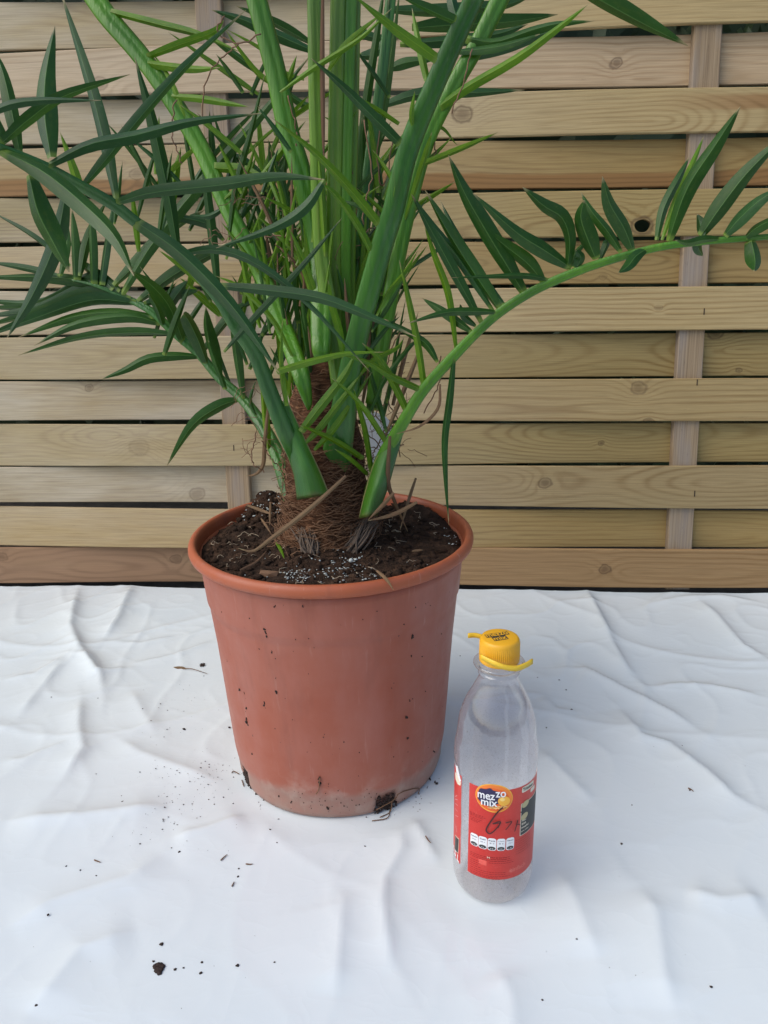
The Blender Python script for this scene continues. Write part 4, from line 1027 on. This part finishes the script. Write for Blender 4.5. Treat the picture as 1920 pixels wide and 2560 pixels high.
# ------------------------------------------------------------------ bottle
def text_mesh(body, bold=0.0):
    c = bpy.data.curves.new('lettering', 'FONT'); c.body = body; c.size = 1.0; c.resolution_u = 3; c.offset = bold
    o = bpy.data.objects.new('lettering', c); COL.objects.link(o); bpy.context.view_layer.update()
    me = bpy.data.meshes.new_from_object(o.evaluated_get(bpy.context.evaluated_depsgraph_get()))
    v = np.array([tuple(q.co[:2]) for q in me.vertices]); f = [tuple(p.vertices) for p in me.polygons]
    bpy.data.objects.remove(o); bpy.data.curves.remove(c); bpy.data.meshes.remove(me)
    v -= v.min(0); v /= max(v[:, 0].max(), 1e-9)           # width 1
    return v, f
def build_bottle():
    cx, cy = BOT.x, BOT.y
    root = empty('drink_bottle', BOT)
    tag(root, 'empty clear plastic drink bottle with red label and yellow cap standing right of the pot', 'bottle')
    # clear wall
    t = NT('bottle plastic'); co = t.coord(); x, y, z = t.sep(co)
    n1 = t.noise(co, 45, 5, .65); n2 = t.noise(co, 600, 3, .6)
    hz = t.math('ADD', t.rng(n1, .38, .72, .02, .08), t.math('MULTIPLY', t.rng(n2, .58, .68, 0, .20), t.rng(z, .10, .17, 1, .25)))
    hz = t.math('ADD', hz, t.rng(z, .112, .095, 0, .05)); hz = t.math('ADD', hz, t.rng(z, .004, .028, .07, 0))
    tp = t.N.new('ShaderNodeBsdfTransparent'); tp.inputs[0].default_value = (.965, .955, .965, 1)
    gl = t.N.new('ShaderNodeBsdfGlossy'); gl.inputs['Roughness'].default_value = .035; gl.inputs[0].default_value = (1, 1, 1, 1)
    t.L.new(t.bump(t.noise(co, 70, 3), .25, .0012), gl.inputs['Normal'])
    ge = t.N.new('ShaderNodeNewGeometry'); dt = t.N.new('ShaderNodeVectorMath'); dt.operation = 'DOT_PRODUCT'; t.L.new(ge.outputs['Normal'], dt.inputs[0]); t.L.new(ge.outputs['Incoming'], dt.inputs[1])
    fz = t.math('POWER', t.math('SUBTRACT', 1.0, t.math('ABSOLUTE', dt.outputs['Value']), None, True), 3.2)
    fr = t.math('MULTIPLY_ADD', fz, .85, .075)      # reflection rises towards grazing angles on both faces
    m1 = t.N.new('ShaderNodeMixShader'); t.L.new(fr, m1.inputs[0]); t.L.new(tp.outputs[0], m1.inputs[1]); t.L.new(gl.outputs[0], m1.inputs[2])
    df = t.N.new('ShaderNodeBsdfDiffuse'); t.put(df.inputs[0], t.mix(t.rng(z, .02, .05, 1, 0), (.56, .53, .54, 1), (.54, .48, .43, 1)))
    trl = t.N.new('ShaderNodeBsdfTranslucent'); trl.inputs[0].default_value = (.55, .52, .53, 1)
    m0 = t.N.new('ShaderNodeMixShader'); m0.inputs[0].default_value = .45; t.L.new(df.outputs[0], m0.inputs[1]); t.L.new(trl.outputs[0], m0.inputs[2])
    m2 = t.N.new('ShaderNodeMixShader'); t.L.new(hz, m2.inputs[0]); t.L.new(m1.outputs[0], m2.inputs[1]); t.L.new(m0.outputs[0], m2.inputs[2])
    M_PET = t.done(m2.outputs[0])
    prof = [(.0005, .0045), (.012, .004), (.020, .0012), (.0245, .0004), (.0285, .0022), (.0312, .006), (.0328, .012), (.0336, .020), (.0334, .027), (.0327, .0295), (.0326, .032), (.0326, .1175), (.0328, .1195), (.0335, .124), (.0337, .131), (.0332, .138), (.0320, .1445), (.0312, .150), (.0308, .1555), (.0300, .162), (.0277, .170), (.0245, .178), (.0205, .186), (.0165, .1945), (.0152, .1985), (.0151, .2005), (.0160, .2015), (.0160, .2030), (.0150, .2040), (.0150, .2075), (.0192, .2085), (.0198, .2095), (.0197, .2108), (.0190, .2114), (.0146, .2118), (.0143, .227)]
    pr = []
    for a, b in zip(prof[:-1], prof[1:]):
        pr += [tuple(np.array(a) * (1 - q) + np.array(b) * q) for q in (0, .5)]
    pr.append(prof[-1])
    v, f = lathe(pr, 96, cx, cy)
    link('bottle_wall', mesh('bottle_wall', v, f), M_PET, root)
    # cap
    M_CAP = plain('cap yellow', (.78, .40, .018), .42)
    cp = [(.0001, .2318), (.0125, .2318), (.0141, .2312), (.0149, .2299), (.0152, .228), (.0154, .2165), (.0151, .2160), (.0151, .2154), (.0154, .2150), (.0154, .2125), (.0150, .2122), (.0140, .2122)]
    def rm(r, z, a, j): return r + (.00022 * math.sin(64 * a) if .2160 < z < .2285 and r > .0145 else 0)
    pc = []
    for a, b in zip(cp[:-1], cp[1:]): pc += [a, tuple((np.array(a) + np.array(b)) / 2)]
    v, f = lathe(pc + [cp[-1]], 320, cx, cy, rmod=rm); f = [q[::-1] for q in f]
    cap = link('cap', mesh('cap', v, f), M_CAP, root)
    # torn tether strips
    M_STRIP = plain('strip yellow', (.80, .52, .03), .45)
    def ribbon(name, pts, h, th=.0006):
        C = [Vector(q) for q in curve_pts([tuple(p) for p in pts], 24)]; vs, fs = [], []
        for i, p in enumerate(C):
            tn = (C[min(i + 1, 23)] - C[max(i - 1, 0)]).normalized(); sd = tn.cross(Vector((0, 0, 1))).normalized()
            for a, b in ((-1, -1), (1, -1), (1, 1), (-1, 1)): vs.append(p + sd * (a * th) + Vector((0, 0, b * h / 2)))
        for i in range(23):
            for q in range(4): fs.append((i * 4 + q, i * 4 + (q + 1) % 4, i * 4 + 4 + (q + 1) % 4, i * 4 + 4 + q))
        fs += [(3, 2, 1, 0), (92, 93, 94, 95)]
        link(name, mesh(name, vs, fs), M_STRIP, root)
    yb = cy
    ribbon('tether_strip', [at(1203, 1642, yb - .011), at(1222, 1652, yb - .0155), at(1240, 1660, yb - .019), at(1262, 1668, yb - .0205), at(1290, 1671, yb - .019), at(1312, 1664, yb - .015), at(1331, 1653, yb - .010)], .0042)
    ribbon('tether_strip', [at(1170, 1589, yb + .012), at(1186, 1588, yb + .013), at(1203, 1591, yb + .013), at(1222, 1594, yb + .015)], .0038)
    # ---- label: everything printed is laid on the cylinder
    RL = .0331
    f0 = math.atan2(-cy, -cx)                             # direction of the camera seen from the axis
    def cyl(px, py, R=RL):
        d = ray(px, py); ox, oy = EYE.x - cx, EYE.y - cy
        A = d.x ** 2 + d.y ** 2; B = 2 * (ox * d.x + oy * d.y); C_ = ox * ox + oy * oy - R * R; D = B * B - 4 * A * C_
        s = (-B - math.sqrt(max(D, 0))) / (2 * A); p = EYE + d * s
        a = math.atan2(p.y - cy, p.x - cx) - f0; a = (a + PI) % (2 * PI) - PI
        return a * RL, p.z
    def lab(x, y): return cyl(1120 + x / 6.146, 1900 + y / 6.146)   # from the close-up of the label
    def wrap(uvs, eps):
        r = RL + eps; return [(cx + r * math.cos(f0 + u / RL), cy + r * math.sin(f0 + u / RL), w) for u, w in uvs]
    def ink(name, c, r=.5): return plain(name, c, r)
    RED = NT('label red'); cc = RED.coord(); nn = RED.noise(cc, 30, 4); ff = RED.noise(RED.mapv(cc, (900, 900, 900)), 1.0, 2)
    rc = RED.mix(RED.rng(nn, .4, .7, 0, .6), (.60, .020, .014, 1), (.66, .045, .030, 1)); bf = RED.N.new('ShaderNodeNewGeometry').outputs['Backfacing']; M_RED = RED.done(RED.bsdf(RED.mix(bf, RED.mix(RED.rng(ff, .6, .75, 0, .25), rc, (.8, .3, .25, 1)), (.80, .77, .75, 1)), .42))
    ltr = RED.N.new('ShaderNodeBsdfTranslucent'); ltr.inputs[0].default_value = (.75, .45, .40, 1); lmx = RED.N.new('ShaderNodeMixShader'); lmx.inputs[0].default_value = .15
    RED.L.new(RED.out.inputs[0].links[0].from_socket, lmx.inputs[1]); RED.L.new(ltr.outputs[0], lmx.inputs[2]); M_RED = RED.done(lmx.outputs[0])
    M_DRED, M_WHT, M_NAVY, M_ORG = ink('ink dark red', (.30, .012, .012)), ink('ink white', (.80, .82, .84)), ink('ink navy', (.025, .022, .08)), ink('ink orange', (.85, .22, .03))
    M_YEL, M_BLK, M_MARK, M_CRM, M_GLD = ink('ink yellow', (.86, .44, .05)), ink('ink black', (.035, .036, .035)), ink('marker', (.06, .012, .012), .6), ink('ink cream', (.78, .70, .55)), ink('ink gold', (.50, .42, .22))
    uL, _ = lab(318, 900); uG, _ = lab(200, 900)
    z0, z1 = .0310, .1175
    # main sheet of the label runs right round the back to the torn edge at the left
    uR = 1.75 * RL; uB = -1.9 * RL
    vs, fs = [], []; nu, nv = 90, 10
    v2, f2 = [], []
    for i in range(31):
        for j in range(nv + 1): v2.append((uB + (uG - uB) * i / 30 + (.0009 * mnoise.noise((j * 2.5, 0, 3)) if i == 30 else 0), z0 + (z1 - z0) * j / nv))
    for i in range(30):
        for j in range(nv): a = i * (nv + 1) + j; f2.append((a, a + nv + 1, a + nv + 2, a + 1))
    link('paper_label', mesh('paper_label', wrap(v2, .0), f2), M_RED, root)['label'] = 'torn narrow label strip at the left side of the bottle'
    for i in range(nu + 1):
        for j in range(nv + 1):
            u = uL + (uR - uL) * i / nu; z = z0 + (z1 - z0) * j / nv
            vs.append((u, z))
    for i in range(nu):
        for j in range(nv): a = i * (nv + 1) + j; fs.append((a, a + nv + 1, a + nv + 2, a + 1))
    lb = link('paper_label', mesh('paper_label', wrap(vs, .0), fs), M_RED, root)
    zt = 1.15e-4
    def poly(name, uv, mat, lvl):
        n = len(uv); c = tuple(np.mean(np.array(uv), 0)); v = [c] + list(uv)
        f = [(0, 1 + i, 1 + (i + 1) % n) for i in range(n)]
        if lvl > 0 and n > 3:
            pass
        link(name, mesh(name, wrap(v, lvl * zt), f), mat, lb)
    def grid_poly(name, uv, mat, lvl):
        """fan split in rings so that the flat print follows the curved label"""
        q = []
        for a_, b_ in zip(uv, list(uv[1:]) + [uv[0]]):
            k_ = max(1, int(math.dist(a_, b_) / .0012)); q += [(a_[0] + (b_[0] - a_[0]) * i / k_, a_[1] + (b_[1] - a_[1]) * i / k_) for i in range(k_)]
        uv = q; n = len(uv); c = np.mean(np.array(uv), 0); A = np.array(uv); v = [tuple(c)]; f = []
        K = 7
        for k in range(1, K + 1): v += [tuple(c + (p - c) * k / K) for p in A]
        f += [(0, 1 + i, 1 + (i + 1) % n) for i in range(n)]
        for k in range(K - 1):
            a = 1 + k * n
            f += [(a + i, a + n + i, a + n + (i + 1) % n, a + (i + 1) % n) for i in range(n)]
        link(name, mesh(name, wrap(v, lvl * zt), f), mat, lb)
    def ell(c, a, b, rot=0.0, n=40):
        return [(c[0] + a * math.cos(q) * math.cos(rot) - b * math.sin(q) * math.sin(rot), c[1] + a * math.cos(q) * math.sin(rot) + b * math.sin(q) * math.cos(rot)) for q in np.linspace(0, 2 * PI, n, endpoint=False)]
    def rrect(u0, u1, w0, w1, r):
        o = []
        for (a, b, q0) in ((u1 - r, w1 - r, 0), (u0 + r, w1 - r, 90), (u0 + r, w0 + r, 180), (u1 - r, w0 + r, 270)):
            for q in range(0, 91, 18): o.append((a + r * math.cos(math.radians(q0 + q)), b + r * math.sin(math.radians(q0 + q))))
        return o
    def write(name, body, u0, u1, zb, mat, lvl, bold=.03, rot=0.0, hscale=1.0):
        v, f = text_mesh(body, bold); w = u1 - u0; v = v * w; v[:, 1] *= hscale
        if rot: v = v @ np.array([[math.cos(rot), math.sin(rot)], [-math.sin(rot), math.cos(rot)]])
        link(name, mesh(name, wrap([(u0 + a, zb + b) for a, b in v], lvl * zt), f), mat, lb, False)
    # logo
    c = lab(705, 590); a = (lab(990, 590)[0] - lab(400, 590)[0]) / 2; b = (lab(705, 370)[1] - lab(705, 805)[1]) / 2
    grid_poly('logo_ring', ell(c, a * .97, b, -.12), M_YEL, 1); grid_poly('logo_disc', ell(c, a * .93, b * .93, -.12), M_ORG, 2)
    grid_poly('logo_swirl', ell((c[0] - a * .05, c[1] - b * .08), a * .84, b * .80, -.12), ink('ink deep orange', (.80, .13, .02)), 3)
    c2 = lab(630, 570); grid_poly('logo_splash', [(p[0] + .0006 * math.sin(7 * i), p[1] + .0006 * math.cos(5 * i)) for i, p in enumerate(ell(c2, a * .60, b * .62, 0))], M_NAVY, 4)
    c3 = lab(860, 625); grid_poly('logo_fruit', ell(c3, a * .31, b * .34), M_YEL, 5); grid_poly('logo_fruit_glow', ell((c3[0] - a * .08, c3[1] + b * .12), a * .13, b * .12), ink('ink light yellow', (.93, .66, .20)), 6)
    c4 = lab(760, 725); grid_poly('logo_foam', [(p[0], p[1] + .0004 * math.sin(3 * i)) for i, p in enumerate(ell(c4, a * .50, b * .10, .10))], ink('ink foam', (.90, .48, .16)), 5)
    p0, p1 = lab(462, 560), lab(725, 548); write('lettering', 'mez', p0[0], p1[0], p0[1], M_WHT, 7, .016, .02, 1.25)
    p0, p1 = lab(731, 558), lab(890, 552); write('lettering', 'zo', p0[0], p1[0], p0[1] - .0006, M_WHT, 7, .016, .05, 1.3)
    p0, p1 = lab(512, 672), lab(762, 655); write('lettering', 'mix', p0[0], p1[0], p0[1], M_WHT, 7, .018, .02, 1.15)
    # fine print as rows of dark red marks
    def lines(x0, x1, ys, mat=M_DRED, w=.00042, seed=0):
        rr = random.Random(seed); mbv, mbf = [], []
        for yy in ys:
            (ua, za), (ub, zb) = lab(x0, yy), lab(x1, yy); zl = za; u = ua; ub = ua + (lab(x1, yy)[0] - ua) * rr.uniform(.8, 1)
            while u < ub:
                l = rr.uniform(.0008, .0026); n = len(mbv)
                k = max(1, int(l / .0012))
                mbv += [(u, zl), (u + l, zl), (u + l, zl + w), (u, zl + w)]; mbf.append((n, n + 1, n + 2, n + 3)); u += l + .0006
        tag(link('fine_print', mesh('fine_print', wrap(mbv, 1.5 * zt), mbf), mat, lb, False), kind='stuff')
    lines(350, 470, [890, 910], seed=2); lines(380, 560, [1185], seed=3); lines(540, 690, [1232], seed=4)
    lines(345, 960, [1400, 1425, 1450], seed=5); lines(345, 480, [1500, 1530, 1560, 1590], seed=6); lines(620, 1000, [1490, 1520, 1550, 1580], seed=7); lines(345, 980, [1625, 1655, 1685], seed=8); lines(345, 830, [1705, 1730], seed=9); lines(1040, 1250, [1240, 1275, 1310, 1345, 1380, 1415, 1450], seed=10)
    lines(340, 560, [790, 810, 830, 860], seed=12)
    grid_poly('print_block', rrect(lab(470, 1600)[0], lab(595, 1600)[0], lab(530, 1610)[1], lab(530, 1530)[1], .0004), ink('ink light red', (.75, .10, .075)), 1.2)
    # nutrition badges
    for k, (xa, xb) in enumerate(((345, 462), (468, 600), (608, 742), (752, 880), (892, 1012))):
        ua, ub = lab(xa, 1290)[0], lab(xb, 1290)[0]; zt1, zt0 = .0722, .0610
        zt1 = .0718; zt0 = .0600
        grid_poly('badge', rrect(ua, ub, zt0, zt1, .0021), M_WHT, 2)
        grid_poly('badge_foot', ell(((ua + ub) / 2, zt0 + .0022), (ub - ua) * .42, .0017, 0, 24), M_BLK, 3)
        um = (ua + ub) / 2; hw = (ub - ua) / 2
        write('lettering', ('Kalorien', 'Zucker', 'Fett', 'ges. Fettsäuren', 'Natrium')[k], um - hw * .75, um + hw * .75, zt1 - .0030, M_NAVY, 3, .02, 0, 1.0 if k != 2 else .5)
        write('lettering', ('105 kcal', '26 g', '0 g', '0 g', '< 0,1 g')[k], um - hw * .55, um + hw * .55, zt1 - .0056, M_NAVY, 3, .02, 0, .8 if k in (0, 4) else .45)
        write('lettering', ('5 %', '29 %', '0 %', '0 %', '1 %')[k], um - hw * .35, um + hw * .35, zt0 + .0014, M_WHT, 4, .02, 0, .8)
    grid_poly('badge', ell(lab(440, 1195), .0013, .0012, 0, 20), M_WHT, 2)
    # black box at the right with gold shapes and small text
    (ua, _), (ub, _) = lab(1112, 900), lab(1290, 900)
    ub = ua + .024; za, zb = .0700, .1010
    grid_poly('info_panel', rrect(ua, ub, za, zb, .0005), M_CRM, 1); grid_poly('info_panel', rrect(ua + .0006, ub - .0002, za + .0006, zb - .0006, .0004), M_BLK, 2)
    for (x, y, s) in ((1188, 668, 1.0), (1172, 858, 1.0)):
        q = lab(x, y); grid_poly('gold_spot', ell(q, .0040, .0030, .35, 28), M_GLD, 3)
    for k, s in enumerate(('Neu', 'im', 'mehr', 'pro Liter')):
        write('lettering', s, ua + .0014, ua + (.006 if k < 2 else .010), .0835 - k * .0034, M_CRM, 3, .02, 0, .7)
    q = lab(1140, 490); grid_poly('slogan_tag', rrect(q[0] - .0004, q[0] + .014, q[1] - .0010, q[1] + .0042, .0012), M_CRM, 2)
    write('lettering', 'Trinken', q[0] + .0004, q[0] + .0122, q[1] + .0002, M_BLK, 3, .03, .0, 1.1)
    q = lab(1265, 470); grid_poly('slogan_tag', rrect(q[0], q[0] + .007, q[1] - .0020, q[1] + .0018, .001), M_CRM, 1.6)
    q = lab(940, 1740); write('lettering', 'einfach', q[0], q[0] + .016, q[1] + .001, ink('ink rose', (.78, .18, .14)), 2, .02, 0, 1.0)
    q = lab(600, 1510); write('lettering', 'M', q[0], q[0] + .0022, q[1], M_CRM, 2, .0, 0, .8)
    # torn left end: white flash, upright strokes, volume
    def torn(pts, mat, name, lvl): grid_poly(name, [lab(*p) for p in pts], mat, lvl)
    torn([(122, 70), (150, 95), (205, 320), (188, 335), (130, 180)], M_WHT, 'label_flash', 2)
    torn([(110, 180), (130, 200), (200, 345), (192, 395), (150, 370), (118, 290)], M_CRM, 'label_flash', 1)
    for (x0_, y0_, x1_, y1_) in ((112, 560, 145, 545), (110, 660, 155, 700), (112, 740, 150, 790), (118, 850, 160, 870), (110, 960, 118, 1040), (130, 1010, 138, 1110), (112, 600, 150, 610)):
        A_, B_ = lab(x0_, y0_), lab(x1_, y1_); d = np.array(B_) - np.array(A_); nrm = np.array((-d[1], d[0])); nrm = nrm / np.linalg.norm(nrm) * .00025
        poly('lettering', [tuple(np.array(A_) - nrm), tuple(np.array(B_) - nrm), tuple(np.array(B_) + nrm), tuple(np.array(A_) + nrm)], ink('ink pink', (.80, .45, .45)), 2)
    torn([(112, 1145), (172, 1210), (160, 1440), (105, 1375)], M_CRM, 'code_panel', 1); torn([(116, 1160), (168, 1220), (156, 1428), (109, 1368)], M_BLK, 'code_panel', 2)
    write('lettering', '0,5 L', lab(85, 1500)[0], lab(168, 1560)[0], lab(150, 1545)[1], M_WHT, 2, .03, -.12, 1.3)
    # marker handwriting
    def stroke(pts, w=13):
        U = [lab(*p) for p in pts]; C = curve_pts(U, 8 * len(U)); h = w * 5.3e-5 / 2; v, f = [], []
        for i in range(len(C)):
            d = C[min(i + 1, len(C) - 1)] - C[max(i - 1, 0)]; d /= max(np.linalg.norm(d), 1e-9); n = np.array((-d[1], d[0])); ww = h * (1.2 - .4 * i / len(C))
            v += [tuple(C[i] + n * ww), tuple(C[i] - n * ww)]
        for i in range(len(C) - 1): f.append((2 * i, 2 * i + 1, 2 * i + 3, 2 * i + 2))
        link('handwriting', mesh('handwriting', wrap(v, 9 * zt), f), M_MARK, lb, False)
    stroke([(840, 715), (760, 790), (680, 900), (610, 1010), (592, 1075), (640, 1118), (720, 1065), (800, 960), (780, 932), (690, 968), (790, 955), (768, 1030)], 20)
    stroke([(880, 952), (968, 935), (930, 1000), (880, 1060)], 17); stroke([(1062, 910), (1040, 1000), (1015, 1085)], 17); stroke([(1035, 1000), (1070, 975), (1100, 990)], 13); stroke([(1108, 780), (1112, 800)], 12)
    # wording on the cap
    def captop(body, u0, v0, wd, rot, hs):
        v, f = text_mesh(body, .02); v = v * wd; v[:, 1] *= hs; hh = v[:, 1].max(); o = math.radians(rot); Rm = np.array([[math.cos(o), -math.sin(o)], [math.sin(o), math.cos(o)]])
        pad = .0005; bx = [(-pad, -pad), (wd + pad, -pad), (wd + pad, hh + pad), (-pad, hh + pad)]
        T = lambda q: Rm @ np.array(q) + np.array((u0, v0))
        link('wording_ground', mesh('wording_ground', [(cx + T(q)[0], cy + T(q)[1], .23195) for q in bx], [(0, 1, 2, 3)]), M_BLK, cap, False)
        link('lettering', mesh('lettering', [(cx + T(q)[0], cy + T(q)[1], .23208) for q in v], f), M_CAP, cap, False)
    captop('mezzo', -.0098, -.0012, .0178, 16, 1.25); captop('mix', -.0046, -.0066, .0105, 16, 1.15)
    # grime between cap and collar
    mb = MB()
    for _ in range(40):
        a = f0 + .9 + random.gauss(0, .18); r = random.uniform(.0155, .0180); blob(mb, (cx + r * math.cos(a), cy + r * math.sin(a), .2118), random.uniform(.0002, .0007))
    tag(mb.build('grime', M_CRUMB, root), kind='stuff')
build_bottle()

# ------------------------------------------------------------------ debris on the sheet
def debris():
    mb = MB()
    def crumb(px, py, r):
        r *= .8; p = on_sheet(px, py); blob(mb, (p.x, p.y, p.z + r * .3), r, (1.2, 1.0, .6), .45)
    for _ in range(260):
        cxp, cyp, sx, sy = random.choice(((470, 1745, 55, 22), (420, 1830, 60, 60), (470, 1925, 60, 30), (440, 1990, 60, 25), (420, 2070, 60, 35), (520, 1935, 40, 20), (480, 2000, 70, 50)))
        crumb(random.gauss(cxp, sx), random.gauss(cyp, sy), random.choice((.0002, .0003, .0003, .0004, .0005, .0008)))
    for (x, y, r) in [(460, 1824, .0022), (306, 2006, .0018), (468, 2083, .0020), (448, 2130, .0012), (120, 2288, .0013), (384, 2404, .0012), (404, 2362, .0022), (438, 2424, .0014), (459, 2420, .0012), (505, 2406, .0012), (502, 2433, .0013), (593, 2414, .0015), (91, 2514, .0014), (574, 1819, .0020),
                      (1398, 1700, .0014), (1415, 1725, .0012), (1428, 1775, .0016), (1366, 1820, .0012), (1705, 1865, .0014), (1724, 1976, .0012), (1580, 2013, .0008), (1554, 2110, .0013), (1442, 2348, .0010), (1778, 2468, .0015), (1356, 2500, .0008), (1344, 1694, .0010), (1150, 1640, .001), (1158, 1760, .0012), (1168, 1830, .0009),
                      (913, 2116, .0010), (957, 2187, .0009), (696, 2048, .0010), (675, 2074, .0012), (693, 2107, .0009), (597, 2172, .0009), (595, 2192, .0011), (686, 2406, .0009), (165, 2166, .0010), (201, 2176, .0009), (241, 2190, .0010), (378, 1803, .0012), (128, 1743, .0010), (300, 2020, .0009), (350, 2110, .001), (240, 1935, .0008)]:
        crumb(x, y, r)
    for _ in range(40): crumb(random.uniform(-50, 1970), random.uniform(1560, 2560), random.uniform(.0002, .0004))
    tag(mb.build('soil_crumbs', M_CRUMB), 'fine dark soil crumbs scattered over the white sheet', 'soil crumbs', kind='stuff')
    mb = MB(); p = on_sheet(398, 2419)
    for _ in range(22): blob(mb, (p.x + random.gauss(0, .0018), p.y + random.gauss(0, .0018), p.z + .0006), random.uniform(.0016, .0026), (1, 1, .4), .2)
    tag(mb.build('soil_clod', M_CRUMB), 'largest dark clod of soil at the lower left of the white sheet', 'soil clod')
    mb = MB(); p = on_sheet(507, 1664)
    for _ in range(6): blob(mb, (p.x + random.gauss(0, .002), p.y + random.gauss(0, .002), p.z + .0012), random.uniform(.0014, .0022), (1.3, 1, .6), .3)
    tag(mb.build('soil_clod', M_CRUMB), 'small soil clod beside the dead leaf left of the pot', 'soil clod')
    root = empty('dead_leaf', on_sheet(470, 1675)); tag(root, 'small dry brown leaf with a thin stalk lying left of the pot', 'dead leaf')
    up = Vector((0, 0, .0018))
    P = [on_sheet(*q) + up for q in ((464, 1674), (455, 1673), (444, 1672), (433, 1671))]
    blade('leaf_blade', P, 8 * .95 / F, M_DEADL, root, 0, .3, .4, .4, 10)
    C = [on_sheet(*q) + up for q in ((464, 1674), (480, 1675), (497, 1680), (518, 1687))]
    link('stalk', mesh('stalk', *tube(C, [.0006, .0005, .0004, .0003], 5)), M_BROWN, root)
    tw = [([(552, 2153), (560, 2145), (569, 2138)], 'thin forked twig on the sheet in front of the pot, upper one of the two'),
          ([(615, 2162), (624, 2163), (632, 2162)], 'short thin twig on the sheet in front of the pot, lying level'),
          ([(236, 2152), (243, 2155), (252, 2158)], 'short dark twig on the sheet left of centre, above the glossy creases'),
          ([(580, 2218), (583, 2212), (586, 2206)], 'short dark twig standing upright in the photo below the two thin ones'),
          ([(1064, 2092), (1070, 2102), (1078, 2110)], 'hair-thin fibre lying on the sheet just left of the bottle'),
          ([(1720, 1972), (1728, 1976), (1734, 1981)], 'small bent twig on the sheet far to the right of the bottle')]
    for pts, lb in tw:
        C = [on_sheet(*q) + Vector((0, 0, .001)) for q in pts]; C = [Vector(q) for q in curve_pts([tuple(c) for c in C], 7)]
        o = link('twig', mesh('twig', *tube(C, [.0006, .0006, .0006, .0005, .0005, .0004, .0002], 5)), M_BROWN)
        tag(o, lb, 'twig', 'bits of twig on the sheet')
debris()
